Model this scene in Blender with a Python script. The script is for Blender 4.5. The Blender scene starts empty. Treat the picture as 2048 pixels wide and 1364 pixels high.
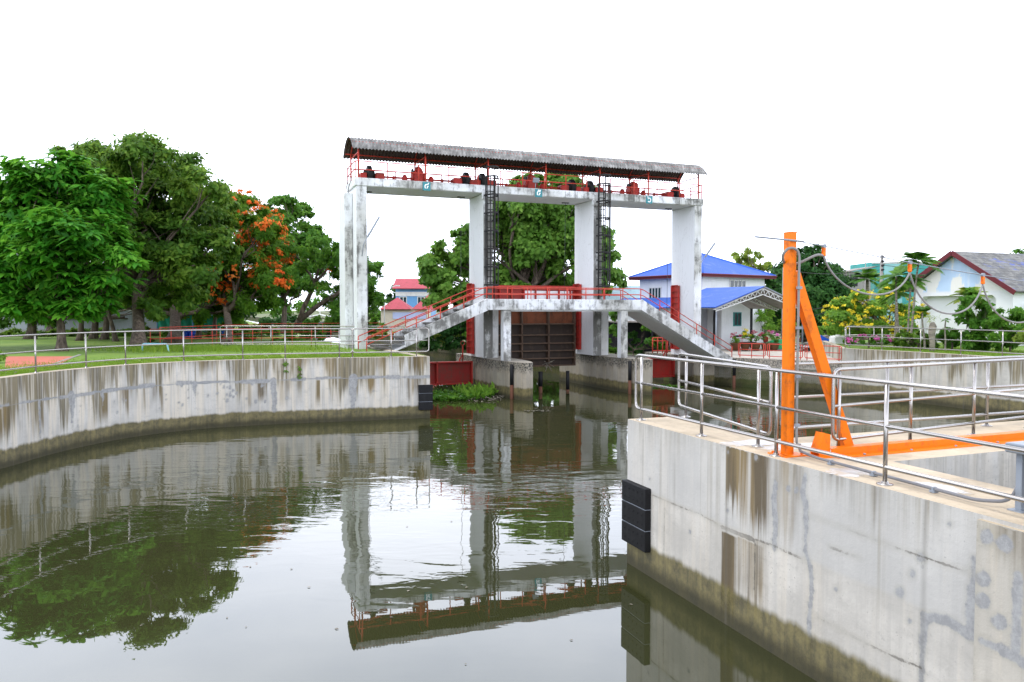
import bpy, math, random
import numpy as np
from mathutils import Vector, Matrix
from mathutils.geometry import tessellate_polygon
R = math.radians
random.seed(7)
rng = np.random.default_rng(7)
sc = bpy.context.scene
col = sc.collection

# ------------------------------------------------------------------ camera
FPX = 1550.0
EYE = 3.85
HOR = 620.0
PITCH = math.atan((682.0 - HOR) / FPX)
cd = bpy.data.cameras.new('camera')
cd.sensor_width = 36.0
cd.lens = 36.0 * FPX / 2048.0
cd.clip_start = 0.05
cd.clip_end = 3000.0
cam = bpy.data.objects.new('camera', cd)
cam.location = (0, 0, EYE)
cam.rotation_euler = (R(90) - PITCH, 0, 0)
col.objects.link(cam)
sc.camera = cam

# ------------------------------------------------------------------ sky, sun, exposure
SUN_EL, SUN_AZ = 64.0, -100.0          # azimuth clockwise from +Y (north)
world = bpy.data.worlds.new('World')
sc.world = world
world.use_nodes = True
wn = world.node_tree.nodes
wl = world.node_tree.links
wn.clear()
wo = wn.new('ShaderNodeOutputWorld')
bg = wn.new('ShaderNodeBackground')
sky = wn.new('ShaderNodeTexSky')
sky.sky_type = 'NISHITA'
sky.sun_disc = False
sky.sun_elevation = R(SUN_EL)
sky.sun_rotation = R(SUN_AZ)
sky.air_density = 1.0
sky.dust_density = 3.0
# closed overcast in front of the blue: cloud deck, a little uneven, brighter overhead
tc = wn.new('ShaderNodeTexCoord')
mp = wn.new('ShaderNodeMapping')
mp.inputs['Scale'].default_value = (1.0, 1.0, 2.6)
nz = wn.new('ShaderNodeTexNoise')
nz.inputs['Scale'].default_value = 1.7
nz.inputs['Detail'].default_value = 6
nz.inputs['Roughness'].default_value = 0.55
cr = wn.new('ShaderNodeValToRGB')
cr.color_ramp.elements[0].position = 0.30
cr.color_ramp.elements[0].color = (10.2, 11.2, 13.7, 1)
cr.color_ramp.elements[1].position = 0.66
cr.color_ramp.elements[1].color = (15.0, 15.7, 17.6, 1)
mx = wn.new('ShaderNodeMix')
mx.data_type = 'RGBA'
mx.inputs[0].default_value = 0.93
wl.new(tc.outputs['Generated'], mp.inputs['Vector'])
wl.new(mp.outputs['Vector'], nz.inputs['Vector'])
wl.new(nz.outputs['Fac'], cr.inputs['Fac'])
wl.new(sky.outputs['Color'], mx.inputs[6])
sx = wn.new('ShaderNodeSeparateXYZ'); wl.new(tc.outputs['Generated'], sx.inputs[0])
gr_ = wn.new('ShaderNodeMapRange'); gr_.interpolation_type = 'SMOOTHSTEP'      # thin bright haze low down, thicker cloud overhead
for i_, v_ in enumerate((.30, .85, 1.95, .92)): gr_.inputs[i_ + 1].default_value = v_
wl.new(sx.outputs[2], gr_.inputs[0])
vm = wn.new('ShaderNodeVectorMath'); vm.operation = 'SCALE'
wl.new(cr.outputs['Color'], vm.inputs[0]); wl.new(gr_.outputs[0], vm.inputs['Scale'])
wl.new(vm.outputs[0], mx.inputs[7])
wl.new(mx.outputs[2], bg.inputs['Color'])
bg.inputs['Strength'].default_value = 0.10
wl.new(bg.outputs[0], wo.inputs['Surface'])

sd = bpy.data.lights.new('sun', 'SUN')
sd.energy = 1.5
sd.angle = R(14)
sd.color = (1.0, 0.965, 0.91)
so = bpy.data.objects.new('sun', sd)
_d = Vector((math.sin(R(SUN_AZ)) * math.cos(R(SUN_EL)), math.cos(R(SUN_AZ)) * math.cos(R(SUN_EL)), math.sin(R(SUN_EL))))
so.rotation_euler = _d.to_track_quat('Z', 'Y').to_euler()
so.location = (0, 0, 60)
col.objects.link(so)

sc.view_settings.view_transform = 'Standard'
sc.view_settings.look = 'None'
sc.view_settings.exposure = 0.12
sc.view_settings.gamma = 1.0
sc.cycles.max_bounces = 6
sc.cycles.diffuse_bounces = 3
sc.cycles.glossy_bounces = 4
sc.cycles.transparent_max_bounces = 4
sc.cycles.caustics_reflective = False
sc.cycles.caustics_refractive = False
sc.cycles.sample_clamp_indirect = 6.0
try:
    sc.cycles.use_denoising = True
    sc.cycles.denoising_prefilter = 'ACCURATE'
except Exception:
    pass

# ------------------------------------------------------------------ helpers: measuring
cp, sp = math.cos(PITCH), math.sin(PITCH)
def ray(px, py):
    x = (px - 1024.0) / FPX
    y = (682.0 - py) / FPX
    return Vector((x, cp + y * sp, -sp + y * cp))
def W(px, py, z):
    d = ray(px, py)
    t = (z - EYE) / d.z
    return Vector((d.x * t, d.y * t, z))
def D(px, py, Y):
    d = ray(px, py)
    t = Y / d.y
    return Vector((d.x * t, Y, EYE + d.z * t))
def XY(px, Y):
    return ((px - 1024.0) / FPX * Y, Y)

GA = math.atan2(0.368, 0.93)
GU = Vector((math.cos(GA), math.sin(GA), 0))
GV = Vector((-math.sin(GA), math.cos(GA), 0))
GO = Vector((-1.32, 36.0, 0))
def G(u, v, z=0.0):
    p = GO + GU * u + GV * v
    return Vector((p.x, p.y, z))

# ------------------------------------------------------------------ helpers: meshes
def ngon_normal(pts):
    n = Vector((0, 0, 0))
    for i in range(len(pts)):
        a, b = pts[i], pts[(i + 1) % len(pts)]
        n.x += (a.y - b.y) * (a.z + b.z)
        n.y += (a.z - b.z) * (a.x + b.x)
        n.z += (a.x - b.x) * (a.y + b.y)
    return n.normalized()

class MB:
    def __init__(s):
        s.v, s.f, s.m, s.s = [], [], [], []
    def add(s, vs, fs, mi=0, sm=False):
        o = len(s.v)
        s.v += [tuple(p) for p in vs]
        s.f += [tuple(i + o for i in f) for f in fs]
        s.m += [mi] * len(fs)
        s.s += [sm] * len(fs)
        return s
    def box(s, c, size, rz=0.0, mi=0, bev=0.0, M=None):
        hx, hy, hz = size[0] / 2, size[1] / 2, size[2] / 2
        T = M if M is not None else Matrix.Rotation(rz, 3, 'Z')
        c = Vector(c)
        if bev <= 0:
            vs = [c + T @ Vector((x * hx, y * hy, z * hz)) for z in (-1, 1) for y in (-1, 1) for x in (-1, 1)]
            fs = [(0, 2, 3, 1), (4, 5, 7, 6), (0, 1, 5, 4), (2, 6, 7, 3), (0, 4, 6, 2), (1, 3, 7, 5)]
            return s.add(vs, fs, mi)
        b = min(bev, hx * .9, hy * .9, hz * .9)
        vs = []
        for z in (-1, 1):
            for y in (-1, 1):
                for x in (-1, 1):
                    vs.append(c + T @ Vector((x * hx, y * (hy - b), z * (hz - b))))
                    vs.append(c + T @ Vector((x * (hx - b), y * hy, z * (hz - b))))
                    vs.append(c + T @ Vector((x * (hx - b), y * (hy - b), z * hz)))
        I = lambda x, y, z, k: ((z * 4 + y * 2 + x) * 3 + k)
        fs = [(I(1,0,0,0), I(1,1,0,0), I(1,1,1,0), I(1,0,1,0)), (I(0,0,0,0), I(0,0,1,0), I(0,1,1,0), I(0,1,0,0)),
              (I(0,1,0,1), I(0,1,1,1), I(1,1,1,1), I(1,1,0,1)), (I(0,0,0,1), I(1,0,0,1), I(1,0,1,1), I(0,0,1,1)),
              (I(0,0,1,2), I(1,0,1,2), I(1,1,1,2), I(0,1,1,2)), (I(0,0,0,2), I(0,1,0,2), I(1,1,0,2), I(1,0,0,2))]
        for x in (0, 1):
            for y in (0, 1):
                q = (I(x,y,0,0), I(x,y,0,1), I(x,y,1,1), I(x,y,1,0)); fs.append(q if x == y else q[::-1])
        for x in (0, 1):
            for z in (0, 1):
                q = (I(x,0,z,0), I(x,0,z,2), I(x,1,z,2), I(x,1,z,0)); fs.append(q if x != z else q[::-1])
        for y in (0, 1):
            for z in (0, 1):
                q = (I(0,y,z,1), I(0,y,z,2), I(1,y,z,2), I(1,y,z,1)); fs.append(q if y == z else q[::-1])
        for z in (0, 1):
            for y in (0, 1):
                for x in (0, 1):
                    q = (I(x,y,z,0), I(x,y,z,1), I(x,y,z,2)); fs.append(q if (x + y + z) % 2 == 1 else q[::-1])
        return s.add(vs, fs, mi)
    def bar(s, a, b, w, h, mi=0):          # box from a to b, w across (level), h the other way
        a, b = Vector(a), Vector(b)
        d = b - a
        L = d.length
        x = d.normalized()
        up = Vector((0, 0, 1)) if abs(x.z) < .95 else Vector((0, 1, 0))
        y = up.cross(x).normalized()
        z = x.cross(y)
        M = Matrix((x, y, z)).transposed()
        return s.box((a + b) / 2, (L, w, h), M=M, mi=mi)
    def tube(s, path, r, n=8, mi=0, cap=True, closed=False):
        P = [Vector(p) for p in path]
        m = len(P)
        rr = r if isinstance(r, (list, tuple)) else [r] * m
        vs, prev = [], None
        for i, p in enumerate(P):
            if closed:
                t = (P[(i + 1) % m] - P[i - 1])
            else:
                t = P[min(i + 1, m - 1)] - P[max(i - 1, 0)]
            t = t.normalized()
            if prev is None:
                a = Vector((0, 0, 1)) if abs(t.z) < .9 else Vector((1, 0, 0))
                nx = a.cross(t).normalized()
            else:
                nx = (prev - t * prev.dot(t))
                nx = nx.normalized() if nx.length > 1e-6 else Vector((1, 0, 0)).cross(t).normalized()
            prev = nx
            ny = t.cross(nx)
            for k in range(n):
                a = 2 * math.pi * k / n
                vs.append(p + (nx * math.cos(a) + ny * math.sin(a)) * rr[i])
        fs = []
        for i in range(m if closed else m - 1):
            j = (i + 1) % m
            for k in range(n):
                l = (k + 1) % n
                fs.append((i * n + k, i * n + l, j * n + l, j * n + k))
        s.add(vs, fs, mi, True)
        if cap and not closed:
            o = len(s.v) - len(vs)
            s.f += [tuple(o + k for k in reversed(range(n))), tuple(o + (m - 1) * n + k for k in range(n))]
            s.m += [mi, mi]; s.s += [False, False]
        return s
    def cyl(s, c, r, h, n=16, mi=0, r2=None, axis=(0, 0, 1)):
        ax = Vector(axis).normalized()
        c = Vector(c)
        return s.tube([c, c + ax * h], [r, r if r2 is None else r2], n, mi)
    def lathe(s, c, prof, n=16, mi=0):
        c = Vector(c)
        vs = []
        for (r, z) in prof:
            for k in range(n):
                a = 2 * math.pi * k / n
                vs.append(c + Vector((r * math.cos(a), r * math.sin(a), z)))
        fs = []
        for i in range(len(prof) - 1):
            for k in range(n):
                l = (k + 1) % n
                fs.append((i * n + k, i * n + l, (i + 1) * n + l, (i + 1) * n + k))
        return s.add(vs, fs, mi, True)
    def prism(s, pts, z0, z1, mi=0, holes=(), side_mi=None, bottom=True):
        loops = [[Vector((p[0], p[1], 0)) for p in L] for L in [pts] + list(holes)]
        tris = tessellate_polygon(loops)
        flat = [p for L in loops for p in L]
        n = len(flat)
        fs = []
        for t in tris:
            a, b, c = (flat[i] for i in t)
            cr = (b - a).cross(c - a).z
            fs.append(tuple(t) if cr > 0 else tuple(reversed(t)))
        s.add([(p.x, p.y, z1) for p in flat], fs, mi)
        if bottom:
            s.add([(p.x, p.y, z0) for p in flat], [tuple(reversed(f)) for f in fs], mi)
        sm = mi if side_mi is None else side_mi
        for li, L in enumerate(loops):
            area = sum(L[i].x * L[(i + 1) % len(L)].y - L[(i + 1) % len(L)].x * L[i].y for i in range(len(L)))
            ccw = area > 0
            want = (li == 0)
            for i in range(len(L)):
                a, b = L[i], L[(i + 1) % len(L)]
                q = [(a.x, a.y, z0), (b.x, b.y, z0), (b.x, b.y, z1), (a.x, a.y, z1)]
                s.add(q, [(0, 1, 2, 3) if ccw == want else (3, 2, 1, 0)], sm)
        return s
    def poly(s, pts, mi=0):
        return s.add(pts, [tuple(range(len(pts)))], mi)
    def slab(s, pts, n, t, mi=0):            # flat outline pts pushed out by t along n
        a = [Vector(p) for p in pts]
        n = Vector(n).normalized()
        if ngon_normal(a).dot(n) < 0:
            a = a[::-1]
        b = [p + n * t for p in a]
        k = len(a)
        fs = [tuple(range(k, 2 * k)), tuple(reversed(range(k)))]
        for i in range(k):
            j = (i + 1) % k
            fs.append((i, j, k + j, k + i))
        return s.add(a + b, fs, mi)
    def build(s, name, mats, parent=None):
        me = bpy.data.meshes.new(name)
        me.from_pydata(s.v, [], s.f)
        for m in (mats if isinstance(mats, (list, tuple)) else [mats]):
            me.materials.append(m)
        me.polygons.foreach_set('material_index', s.m)
        me.polygons.foreach_set('use_smooth', s.s)
        me.update()
        o = bpy.data.objects.new(name, me)
        col.objects.link(o)
        if parent is not None:
            o.parent = parent
        return o

def np_mesh(name, V, F, mat, parent=None):      # V (n,3), F (m,k) equal-sized faces
    me = bpy.data.meshes.new(name)
    k = F.shape[1]
    me.vertices.add(len(V)); me.vertices.foreach_set('co', V.astype(np.float32).ravel())
    me.loops.add(F.size); me.loops.foreach_set('vertex_index', F.astype(np.int32).ravel())
    me.polygons.add(len(F))
    me.polygons.foreach_set('loop_start', np.arange(0, F.size, k, dtype=np.int32))
    me.update(calc_edges=True)
    me.materials.append(mat)
    o = bpy.data.objects.new(name, me)
    col.objects.link(o)
    if parent is not None:
        o.parent = parent
    return o

def tag(o, label=None, cat=None, group=None, kind=None):
    if label: o['label'] = label
    if cat: o['category'] = cat
    if group: o['group'] = group
    if kind: o['kind'] = kind
    return o
def thing(name, label, cat, loc=(0, 0, 0), rz=0.0, group=None):
    o = bpy.data.objects.new(name, None)
    o.empty_display_size = 0.3
    o.location = loc
    o.rotation_euler = (0, 0, rz)
    col.objects.link(o)
    return tag(o, label, cat, group)
def copy_tree(o, parent=None):
    c = o.copy()
    col.objects.link(c)
    c.parent = parent
    for ch in [x for x in bpy.data.objects if x.parent == o]:
        copy_tree(ch, c)
    return c
def structure(o):
    return tag(o, kind='structure')

def catmull(pts, n=8):
    P = [Vector(p) for p in pts]
    P = [P[0] * 2 - P[1]] + P + [P[-1] * 2 - P[-2]]
    out = []
    for i in range(1, len(P) - 2):
        for k in range(n):
            t = k / n
            out.append(0.5 * ((2 * P[i]) + (-P[i-1] + P[i+1]) * t + (2*P[i-1] - 5*P[i] + 4*P[i+1] - P[i+2]) * t*t + (-P[i-1] + 3*P[i] - 3*P[i+1] + P[i+2]) * t**3))
    out.append(P[-2])
    return out
def resample(path, step=None, n=None):
    P = [Vector(p) for p in path]
    L = [0.0]
    for a, b in zip(P, P[1:]): L.append(L[-1] + (b - a).length)
    if n is None: n = max(1, round(L[-1] / step))
    out, j = [], 0
    for i in range(n + 1):
        d = L[-1] * i / n
        while j < len(P) - 2 and L[j + 1] < d: j += 1
        seg = max(L[j + 1] - L[j], 1e-9)
        out.append(P[j].lerp(P[j + 1], min(1, (d - L[j]) / seg)))
    return out
def fillet(pts, r, n=5):
    P = [Vector(p) for p in pts]
    out = [P[0]]
    for i in range(1, len(P) - 1):
        a, b, c = P[i - 1], P[i], P[i + 1]
        d1, d2 = (a - b), (c - b)
        q = min(r, d1.length * .45, d2.length * .45)
        p1, p2 = b + d1.normalized() * q, b + d2.normalized() * q
        for k in range(n + 1):
            t = k / n
            out.append(p1 * (1 - t) ** 2 + b * 2 * t * (1 - t) + p2 * t * t)
    out.append(P[-1])
    return out
def sag(a, b, drop, n=14):
    a, b = Vector(a), Vector(b)
    return [a.lerp(b, i / n) - Vector((0, 0, drop * 4 * (i / n) * (1 - i / n))) for i in range(n + 1)]

def seg_field(S_, Zz, segs, far=1.0):
    best = np.full(S_.shape, far)
    for (a0, b0, a1, b1, w) in segs:
        bx, by = a1 - a0, b1 - b0
        h = np.clip(((S_ - a0) * bx + (Zz - b0) * by) / max(bx * bx + by * by, 1e-9), 0, 1)
        best = np.minimum(best, np.hypot(S_ - a0 - h * bx, Zz - b0 - h * by) - w)
    return best
def face_grid(name, mat, parent, point, s0, s1, z0, z1, step, caps, lines, rects, rough=.004):
    """finely divided wall face; point(s, z) -> world; masks for repairs, joints and rust stains ride on the vertices"""
    ns, nz_ = int((s1 - s0) / step) + 1, int((z1 - z0) / step) + 1
    ss_, zz_ = np.linspace(s0, s1, ns), np.linspace(z0, z1, nz_)
    Sg, Zg = np.meshgrid(ss_, zz_)
    V = point(Sg, Zg)
    j = rng.normal(size=Sg.shape) * rough * .25
    top_edge = (Zg > z1 - step * .5)
    V[..., 2] -= np.where(top_edge, np.abs(rng.normal(size=Sg.shape)) * .006, 0)
    idx = np.arange(ns * nz_).reshape(nz_, ns)
    F = np.stack([idx[:-1, :-1], idx[:-1, 1:], idx[1:, 1:], idx[1:, :-1]], -1).reshape(-1, 4)
    o = np_mesh(name, V.reshape(-1, 3), F, mat, parent)
    me = o.data
    st = np.zeros_like(Sg)
    for (a0, a1, b0, b1, amt, soft) in rects:
        k = np.clip((Sg - a0) / soft, 0, 1) * np.clip((a1 - Sg) / .10, 0, 1)
        ragg = np.interp(Sg.ravel(), np.linspace(s0, s1, 400), rng.uniform(-.16, .16, 400)).reshape(Sg.shape)
        k *= np.clip((Zg - b0 + ragg) / .30, 0, 1) * np.clip((b1 - Zg) / .02, 0, 1)
        st = np.maximum(st, k * amt)
    for nm, arr in (('mortar', seg_field(Sg, Zg, caps)), ('crack', seg_field(Sg, Zg, lines)), ('stain', st)):
        at_ = me.attributes.new(nm, 'FLOAT', 'POINT')
        at_.data.foreach_set('value', arr.astype(np.float32).ravel())
    return o
# ------------------------------------------------------------------ helpers: materials
class S:
    def __init__(s, name):
        s.mat = bpy.data.materials.new(name)
        s.mat.use_nodes = True
        s.nt = s.mat.node_tree
        s.nt.nodes.clear()
        s.out = s.nt.nodes.new('ShaderNodeOutputMaterial')
        s._pos = None
    def set(s, sock, val):
        if isinstance(val, bpy.types.NodeSocket):
            s.nt.links.new(val, sock)
        elif val is not None:
            if isinstance(val, (tuple, list)) and len(val) == 3 and sock.type == 'RGBA':
                val = (*val, 1)
            sock.default_value = val
    def n(s, t, **props):
        nd = s.nt.nodes.new(t)
        for k, v in props.items(): setattr(nd, k, v)
        return nd
    @property
    def pos(s):
        if s._pos is None:
            s.geo = s.n('ShaderNodeNewGeometry')
            s._pos = s.geo.outputs['Position']
        return s._pos
    @property
    def xyz(s):
        nd = s.n('ShaderNodeSeparateXYZ'); s.set(nd.inputs[0], s.pos)
        return nd.outputs
    def m(s, op, a, b=None, c=None, clamp=False):
        nd = s.n('ShaderNodeMath', operation=op, use_clamp=clamp)
        s.set(nd.inputs[0], a)
        if b is not None: s.set(nd.inputs[1], b)
        if c is not None: s.set(nd.inputs[2], c)
        return nd.outputs[0]
    def dot(s, vec, d):
        nd = s.n('ShaderNodeVectorMath', operation='DOT_PRODUCT')
        s.set(nd.inputs[0], vec); nd.inputs[1].default_value = d
        return nd.outputs['Value']
    def sc(s, k, vec=None):
        nd = s.n('ShaderNodeVectorMath', operation='MULTIPLY')
        s.set(nd.inputs[0], vec if vec is not None else s.pos)
        nd.inputs[1].default_value = k
        return nd.outputs[0]
    def noise(s, k=(1, 1, 1), scale=1.0, detail=4.0, rough=0.55, vec=None, dist=0.0):
        nd = s.n('ShaderNodeTexNoise')
        s.set(nd.inputs['Vector'], s.sc(k, vec))
        nd.inputs['Scale'].default_value = scale
        nd.inputs['Detail'].default_value = detail
        nd.inputs['Roughness'].default_value = rough
        nd.inputs['Distortion'].default_value = dist
        return nd.outputs['Fac']
    def voro(s, k, scale, feature='F1'):
        nd = s.n('ShaderNodeTexVoronoi', feature=feature)
        s.set(nd.inputs['Vector'], s.sc(k)); nd.inputs['Scale'].default_value = scale
        return nd.outputs['Distance']
    def ss(s, x, a, b, c=0.0, d=1.0):
        nd = s.n('ShaderNodeMapRange', interpolation_type='SMOOTHSTEP')
        s.set(nd.inputs[0], x)
        for i, q in enumerate((a, b, c, d)): s.set(nd.inputs[i + 1], q)
        return nd.outputs[0]
    def mix(s, f, a, b, mode='MIX'):
        nd = s.n('ShaderNodeMix', data_type='RGBA', blend_type=mode)
        s.set(nd.inputs[0], f); s.set(nd.inputs[6], a); s.set(nd.inputs[7], b)
        return nd.outputs[2]
    def ramp(s, f, stops):
        nd = s.n('ShaderNodeValToRGB')
        e = nd.color_ramp.elements
        while len(e) < len(stops): e.new(0.5)
        for q, (p, c) in zip(e, stops): q.position = p; q.color = (*c, 1)
        s.set(nd.inputs[0], f)
        return nd.outputs[0]
    def bump(s, h, strength=0.5, dist=0.02):
        nd = s.n('ShaderNodeBump')
        nd.inputs['Strength'].default_value = strength
        nd.inputs['Distance'].default_value = dist
        s.set(nd.inputs['Height'], h)
        return nd.outputs[0]
    def pbr(s, color, rough=0.6, metal=0.0, normal=None, ior=None, spec=None):
        b = s.n('ShaderNodeBsdfPrincipled')
        s.set(b.inputs['Base Color'], color)
        s.set(b.inputs['Roughness'], rough)
        s.set(b.inputs['Metallic'], metal)
        if normal is not None: s.set(b.inputs['Normal'], normal)
        if ior: b.inputs['IOR'].default_value = ior
        if spec is not None: b.inputs['Specular IOR Level'].default_value = spec
        s.nt.links.new(b.outputs[0], s.out.inputs[0])
        s.b = b
        return s.mat
    def rnd(s):
        s.pos
        return s.geo.outputs['Random Per Island']

def paint(name, c, dirt=0.35, rough=0.5, metal=0.0, dirtc=(0.09, 0.06, 0.04), scale=3.0, lo=0.5):
    s = S(name)
    a = s.noise(scale=scale, detail=6, rough=0.65)
    b = s.noise((6, 6, .8), scale=1.5, detail=4)
    k = s.m('MULTIPLY', s.ss(s.m('MULTIPLY', a, s.m('ADD', b, .55)), lo, .78), dirt)
    c2 = s.mix(s.noise(scale=.9, detail=3), tuple(x * .86 for x in c), tuple(min(1, x * 1.1) for x in c))
    return s.pbr(s.mix(k, c2, dirtc), s.m('ADD', s.m('MULTIPLY', a, .25), rough - .1), metal, s.bump(a, .15, .01), spec=.22)

M = {}
M['steel'] = S('stainless_steel').pbr((0.41, 0.385, 0.36), 0.27, 1.0)
M['red'] = paint('red_painted_steel', (0.42, 0.032, 0.024), .5, .5, lo=.42)
M['red_rail'] = paint('red_painted_pipe', (0.55, 0.065, 0.042), .35, .5)
M['red_dark'] = paint('dark_red_steel', (0.30, 0.030, 0.024), .6, .55, lo=.4)
M['orange'] = paint('orange_painted_steel', (0.88, 0.190, 0.002), .55, .42, scale=9, lo=.52, dirtc=(.30, .07, .02))
M['black'] = paint('black_rubber', (0.010, 0.010, 0.011), .2, .6, dirtc=(.05, .05, .05), scale=7)
M['blackiron'] = paint('black_iron', (0.02, 0.02, 0.02), .3, .6)
M['rustpost'] = paint('rusty_post', (0.12, 0.05, 0.03), .6, .8)
M['greysteel'] = paint('grey_painted_steel', (0.27, 0.30, 0.34), .2, .45)
M['conduit'] = paint('grey_conduit', (0.20, 0.20, 0.21), .2, .4)
M['hose'] = paint('ribbed_grey_hose', (0.25, 0.245, 0.235), .2, .5)
M['white'] = paint('white_paint', (0.78, 0.79, 0.80), .15, .6, dirtc=(.35, .33, .30), scale=1.2)
M['white_trim'] = paint('white_metal_trim', (0.72, 0.72, 0.70), .2, .5)
M['bluewall'] = paint('blue_board_wall', (0.10, 0.24, 0.42), .3, .7)
M['greywall'] = paint('grey_render_wall', (0.33, 0.35, 0.38), .4, .8, dirtc=(.14, .13, .12), scale=1)
M['brick'] = paint('brick_red_wall', (0.38, 0.12, 0.07), .4, .85)
M['glass'] = S('window_glass').pbr((0.03, 0.05, 0.06), 0.08, 0.0, ior=1.6)
M['leaf_skin'] = paint('recess_shaded_steel_plate', (.045, .032, .025), .5, .6)  # lower gate skin: shade between the ribs put into the dark brown
M['dark_door'] = paint('dark_doorway', (0.03, 0.03, 0.035), .2, .7)
M['maroon'] = paint('maroon_fascia', (0.13, 0.022, 0.028), .2, .5)
M['teal'] = paint('teal_wall', (0.055, 0.32, 0.30), .3, .6)
M['tarp'] = paint('green_tarpaulin', (0.02, 0.28, 0.20), .3, .5)
M['bluetarp'] = paint('blue_sheet', (0.02, 0.10, 0.62), .2, .5)
M['netting'] = paint('green_netting', (0.03, 0.40, 0.14), .2, .6)
M['plastic'] = paint('white_plastic', (0.76, 0.77, 0.76), .15, .4)
M['clay'] = paint('glazed_clay_pot', (0.13, 0.055, 0.025), .4, .35)
M['pole'] = paint('weathered_concrete_pole', (0.30, 0.29, 0.27), .4, .8)
M['wire'] = S('black_wire').pbr((0.04, 0.04, 0.04), .6)
M['rock'] = paint('broken_slabs', (0.22, 0.20, 0.18), .5, .9)
M['cream'] = paint('cream_wall', (0.62, 0.55, 0.42), .2, .7)
M['plate_teal'] = S('teal_plate').pbr((0.015, 0.21, 0.24), .45)
M['plate_white'] = S('white_lettering').pbr((0.85, 0.87, 0.87), .5)
M['tin'] = paint('rusty_tin_roof', (0.28, 0.25, 0.22), .6, .6, dirtc=(.10, .05, .03), scale=1.5)
M['pink_roof'] = paint('faded_red_roof', (0.42, 0.08, 0.10), .4, .7)
M['paving'] = paint('red_paving', (0.52, 0.16, 0.11), .3, .85, dirtc=(.4, .3, .25))

# leaves -----------------------------------------------------------------
def leafmat(name, dark, mid, light, trans=.35, rough=.5):
    s = S(name)
    r = s.rnd()
    big = s.noise(scale=.45, detail=3)
    f = s.m('ADD', s.m('MULTIPLY', r, .55), s.m('MULTIPLY', s.ss(big, .3, .7), .45))
    c = s.ramp(f, [(0.0, dark), (.5, mid), (1.0, light)])
    b = s.n('ShaderNodeBsdfPrincipled')
    s.set(b.inputs['Base Color'], c); b.inputs['Roughness'].default_value = rough
    b.inputs['Specular IOR Level'].default_value = .15
    t = s.n('ShaderNodeBsdfTranslucent')
    s.set(t.inputs['Color'], s.mix(.5, c, tuple(min(1, x * 1.7) for x in light)))
    mxs = s.n('ShaderNodeMixShader'); mxs.inputs[0].default_value = trans
    s.nt.links.new(b.outputs[0], mxs.inputs[1]); s.nt.links.new(t.outputs[0], mxs.inputs[2])
    s.nt.links.new(mxs.outputs[0], s.out.inputs[0])
    return s.mat
M['leaf_flame'] = leafmat('flame_tree_leaves', (.016, .10, .008), (.045, .21, .014), (.19, .44, .04))
M['leaf_dark'] = leafmat('dark_green_leaves', (.024, .072, .008), (.060, .145, .014), (.22, .34, .045), .42)
M['leaf_mid'] = leafmat('mid_green_leaves', (.028, .095, .010), (.065, .18, .018), (.17, .33, .036))
M['leaf_blossomtree'] = leafmat('fresh_feathery_leaves', (.030, .10, .008), (.075, .19, .014), (.17, .32, .03), .4)
M['leaf_fig'] = leafmat('fig_tree_leaves', (.050, .125, .015), (.105, .225, .028), (.22, .37, .06))
M['leaf_deep'] = leafmat('mango_leaves', (.011, .050, .010), (.028, .095, .017), (.075, .18, .030), .2)
M['leaf_light'] = leafmat('light_green_leaves', (.07, .17, .02), (.14, .28, .03), (.26, .42, .06), .4)
M['leaf_yellowish'] = leafmat('yellow_green_leaves', (.10, .17, .02), (.20, .28, .04), (.34, .40, .07), .4)
M['leaf_palm'] = leafmat('palm_fronds', (.03, .10, .015), (.07, .19, .025), (.18, .32, .05))
M['blossom'] = leafmat('orange_blossom', (.58, .07, .008), (.80, .15, .015), (.90, .30, .06), .3)
M['yellow_bloom'] = leafmat('yellow_blossom', (.62, .44, .02), (.78, .62, .03), (.85, .75, .08), .3)
M['pink_bloom'] = leafmat('pink_blossom', (.45, .05, .22), (.62, .12, .38), (.72, .28, .52), .3)
M['red_bloom'] = leafmat('red_pink_blossom', (.50, .03, .08), (.65, .08, .16), (.75, .25, .30), .3)
s = S('tree_bark')
a = s.noise((1, 1, .25), scale=9, detail=6)
M['bark'] = s.pbr(s.ramp(a, [(.3, (.045, .032, .022)), (.55, (.12, .09, .065)), (.75, (.24, .19, .14))]), .9, 0, s.bump(a, .6, .03))
s = S('pale_trunk')
a = s.noise((1, 1, 6), scale=2.5, detail=5)
M['palebark'] = s.pbr(s.ramp(a, [(.3, (.10, .09, .07)), (.7, (.32, .28, .22))]), .9, 0, s.bump(a, .4, .02))

# water ------------------------------------------------------------------
s = S('canal_water')
big = s.ss(s.noise((1, .8, 1), scale=.22, detail=2, dist=.6), .42, .62)
fy = s.xyz[1]
far = s.m('MULTIPLY', s.ss(fy, 9.0, 15.0, .06, 1.0), s.ss(fy, 24.0, 35.0, 1.0, .10))
w1 = s.noise((.7, 1.5, 1), scale=1.7, detail=1, rough=.4, dist=.6)
w2 = s.noise((.6, 1.6, 1), scale=5.0, detail=2, rough=.5, dist=.4)
amp = s.m('MULTIPLY', far, s.m('ADD', s.m('MULTIPLY', big, .75), .25))
h = s.m('MULTIPLY', s.m('ADD', s.m('MULTIPLY', w1, .0105), s.m('MULTIPLY', w2, .0026)), amp)
mud = s.mix(s.noise(scale=.3, detail=3), (.027, .031, .010), (.041, .042, .017))
M['water'] = s.pbr(mud, .012, 0, s.bump(h, 1.0, 1.0), ior=2.0)

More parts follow.
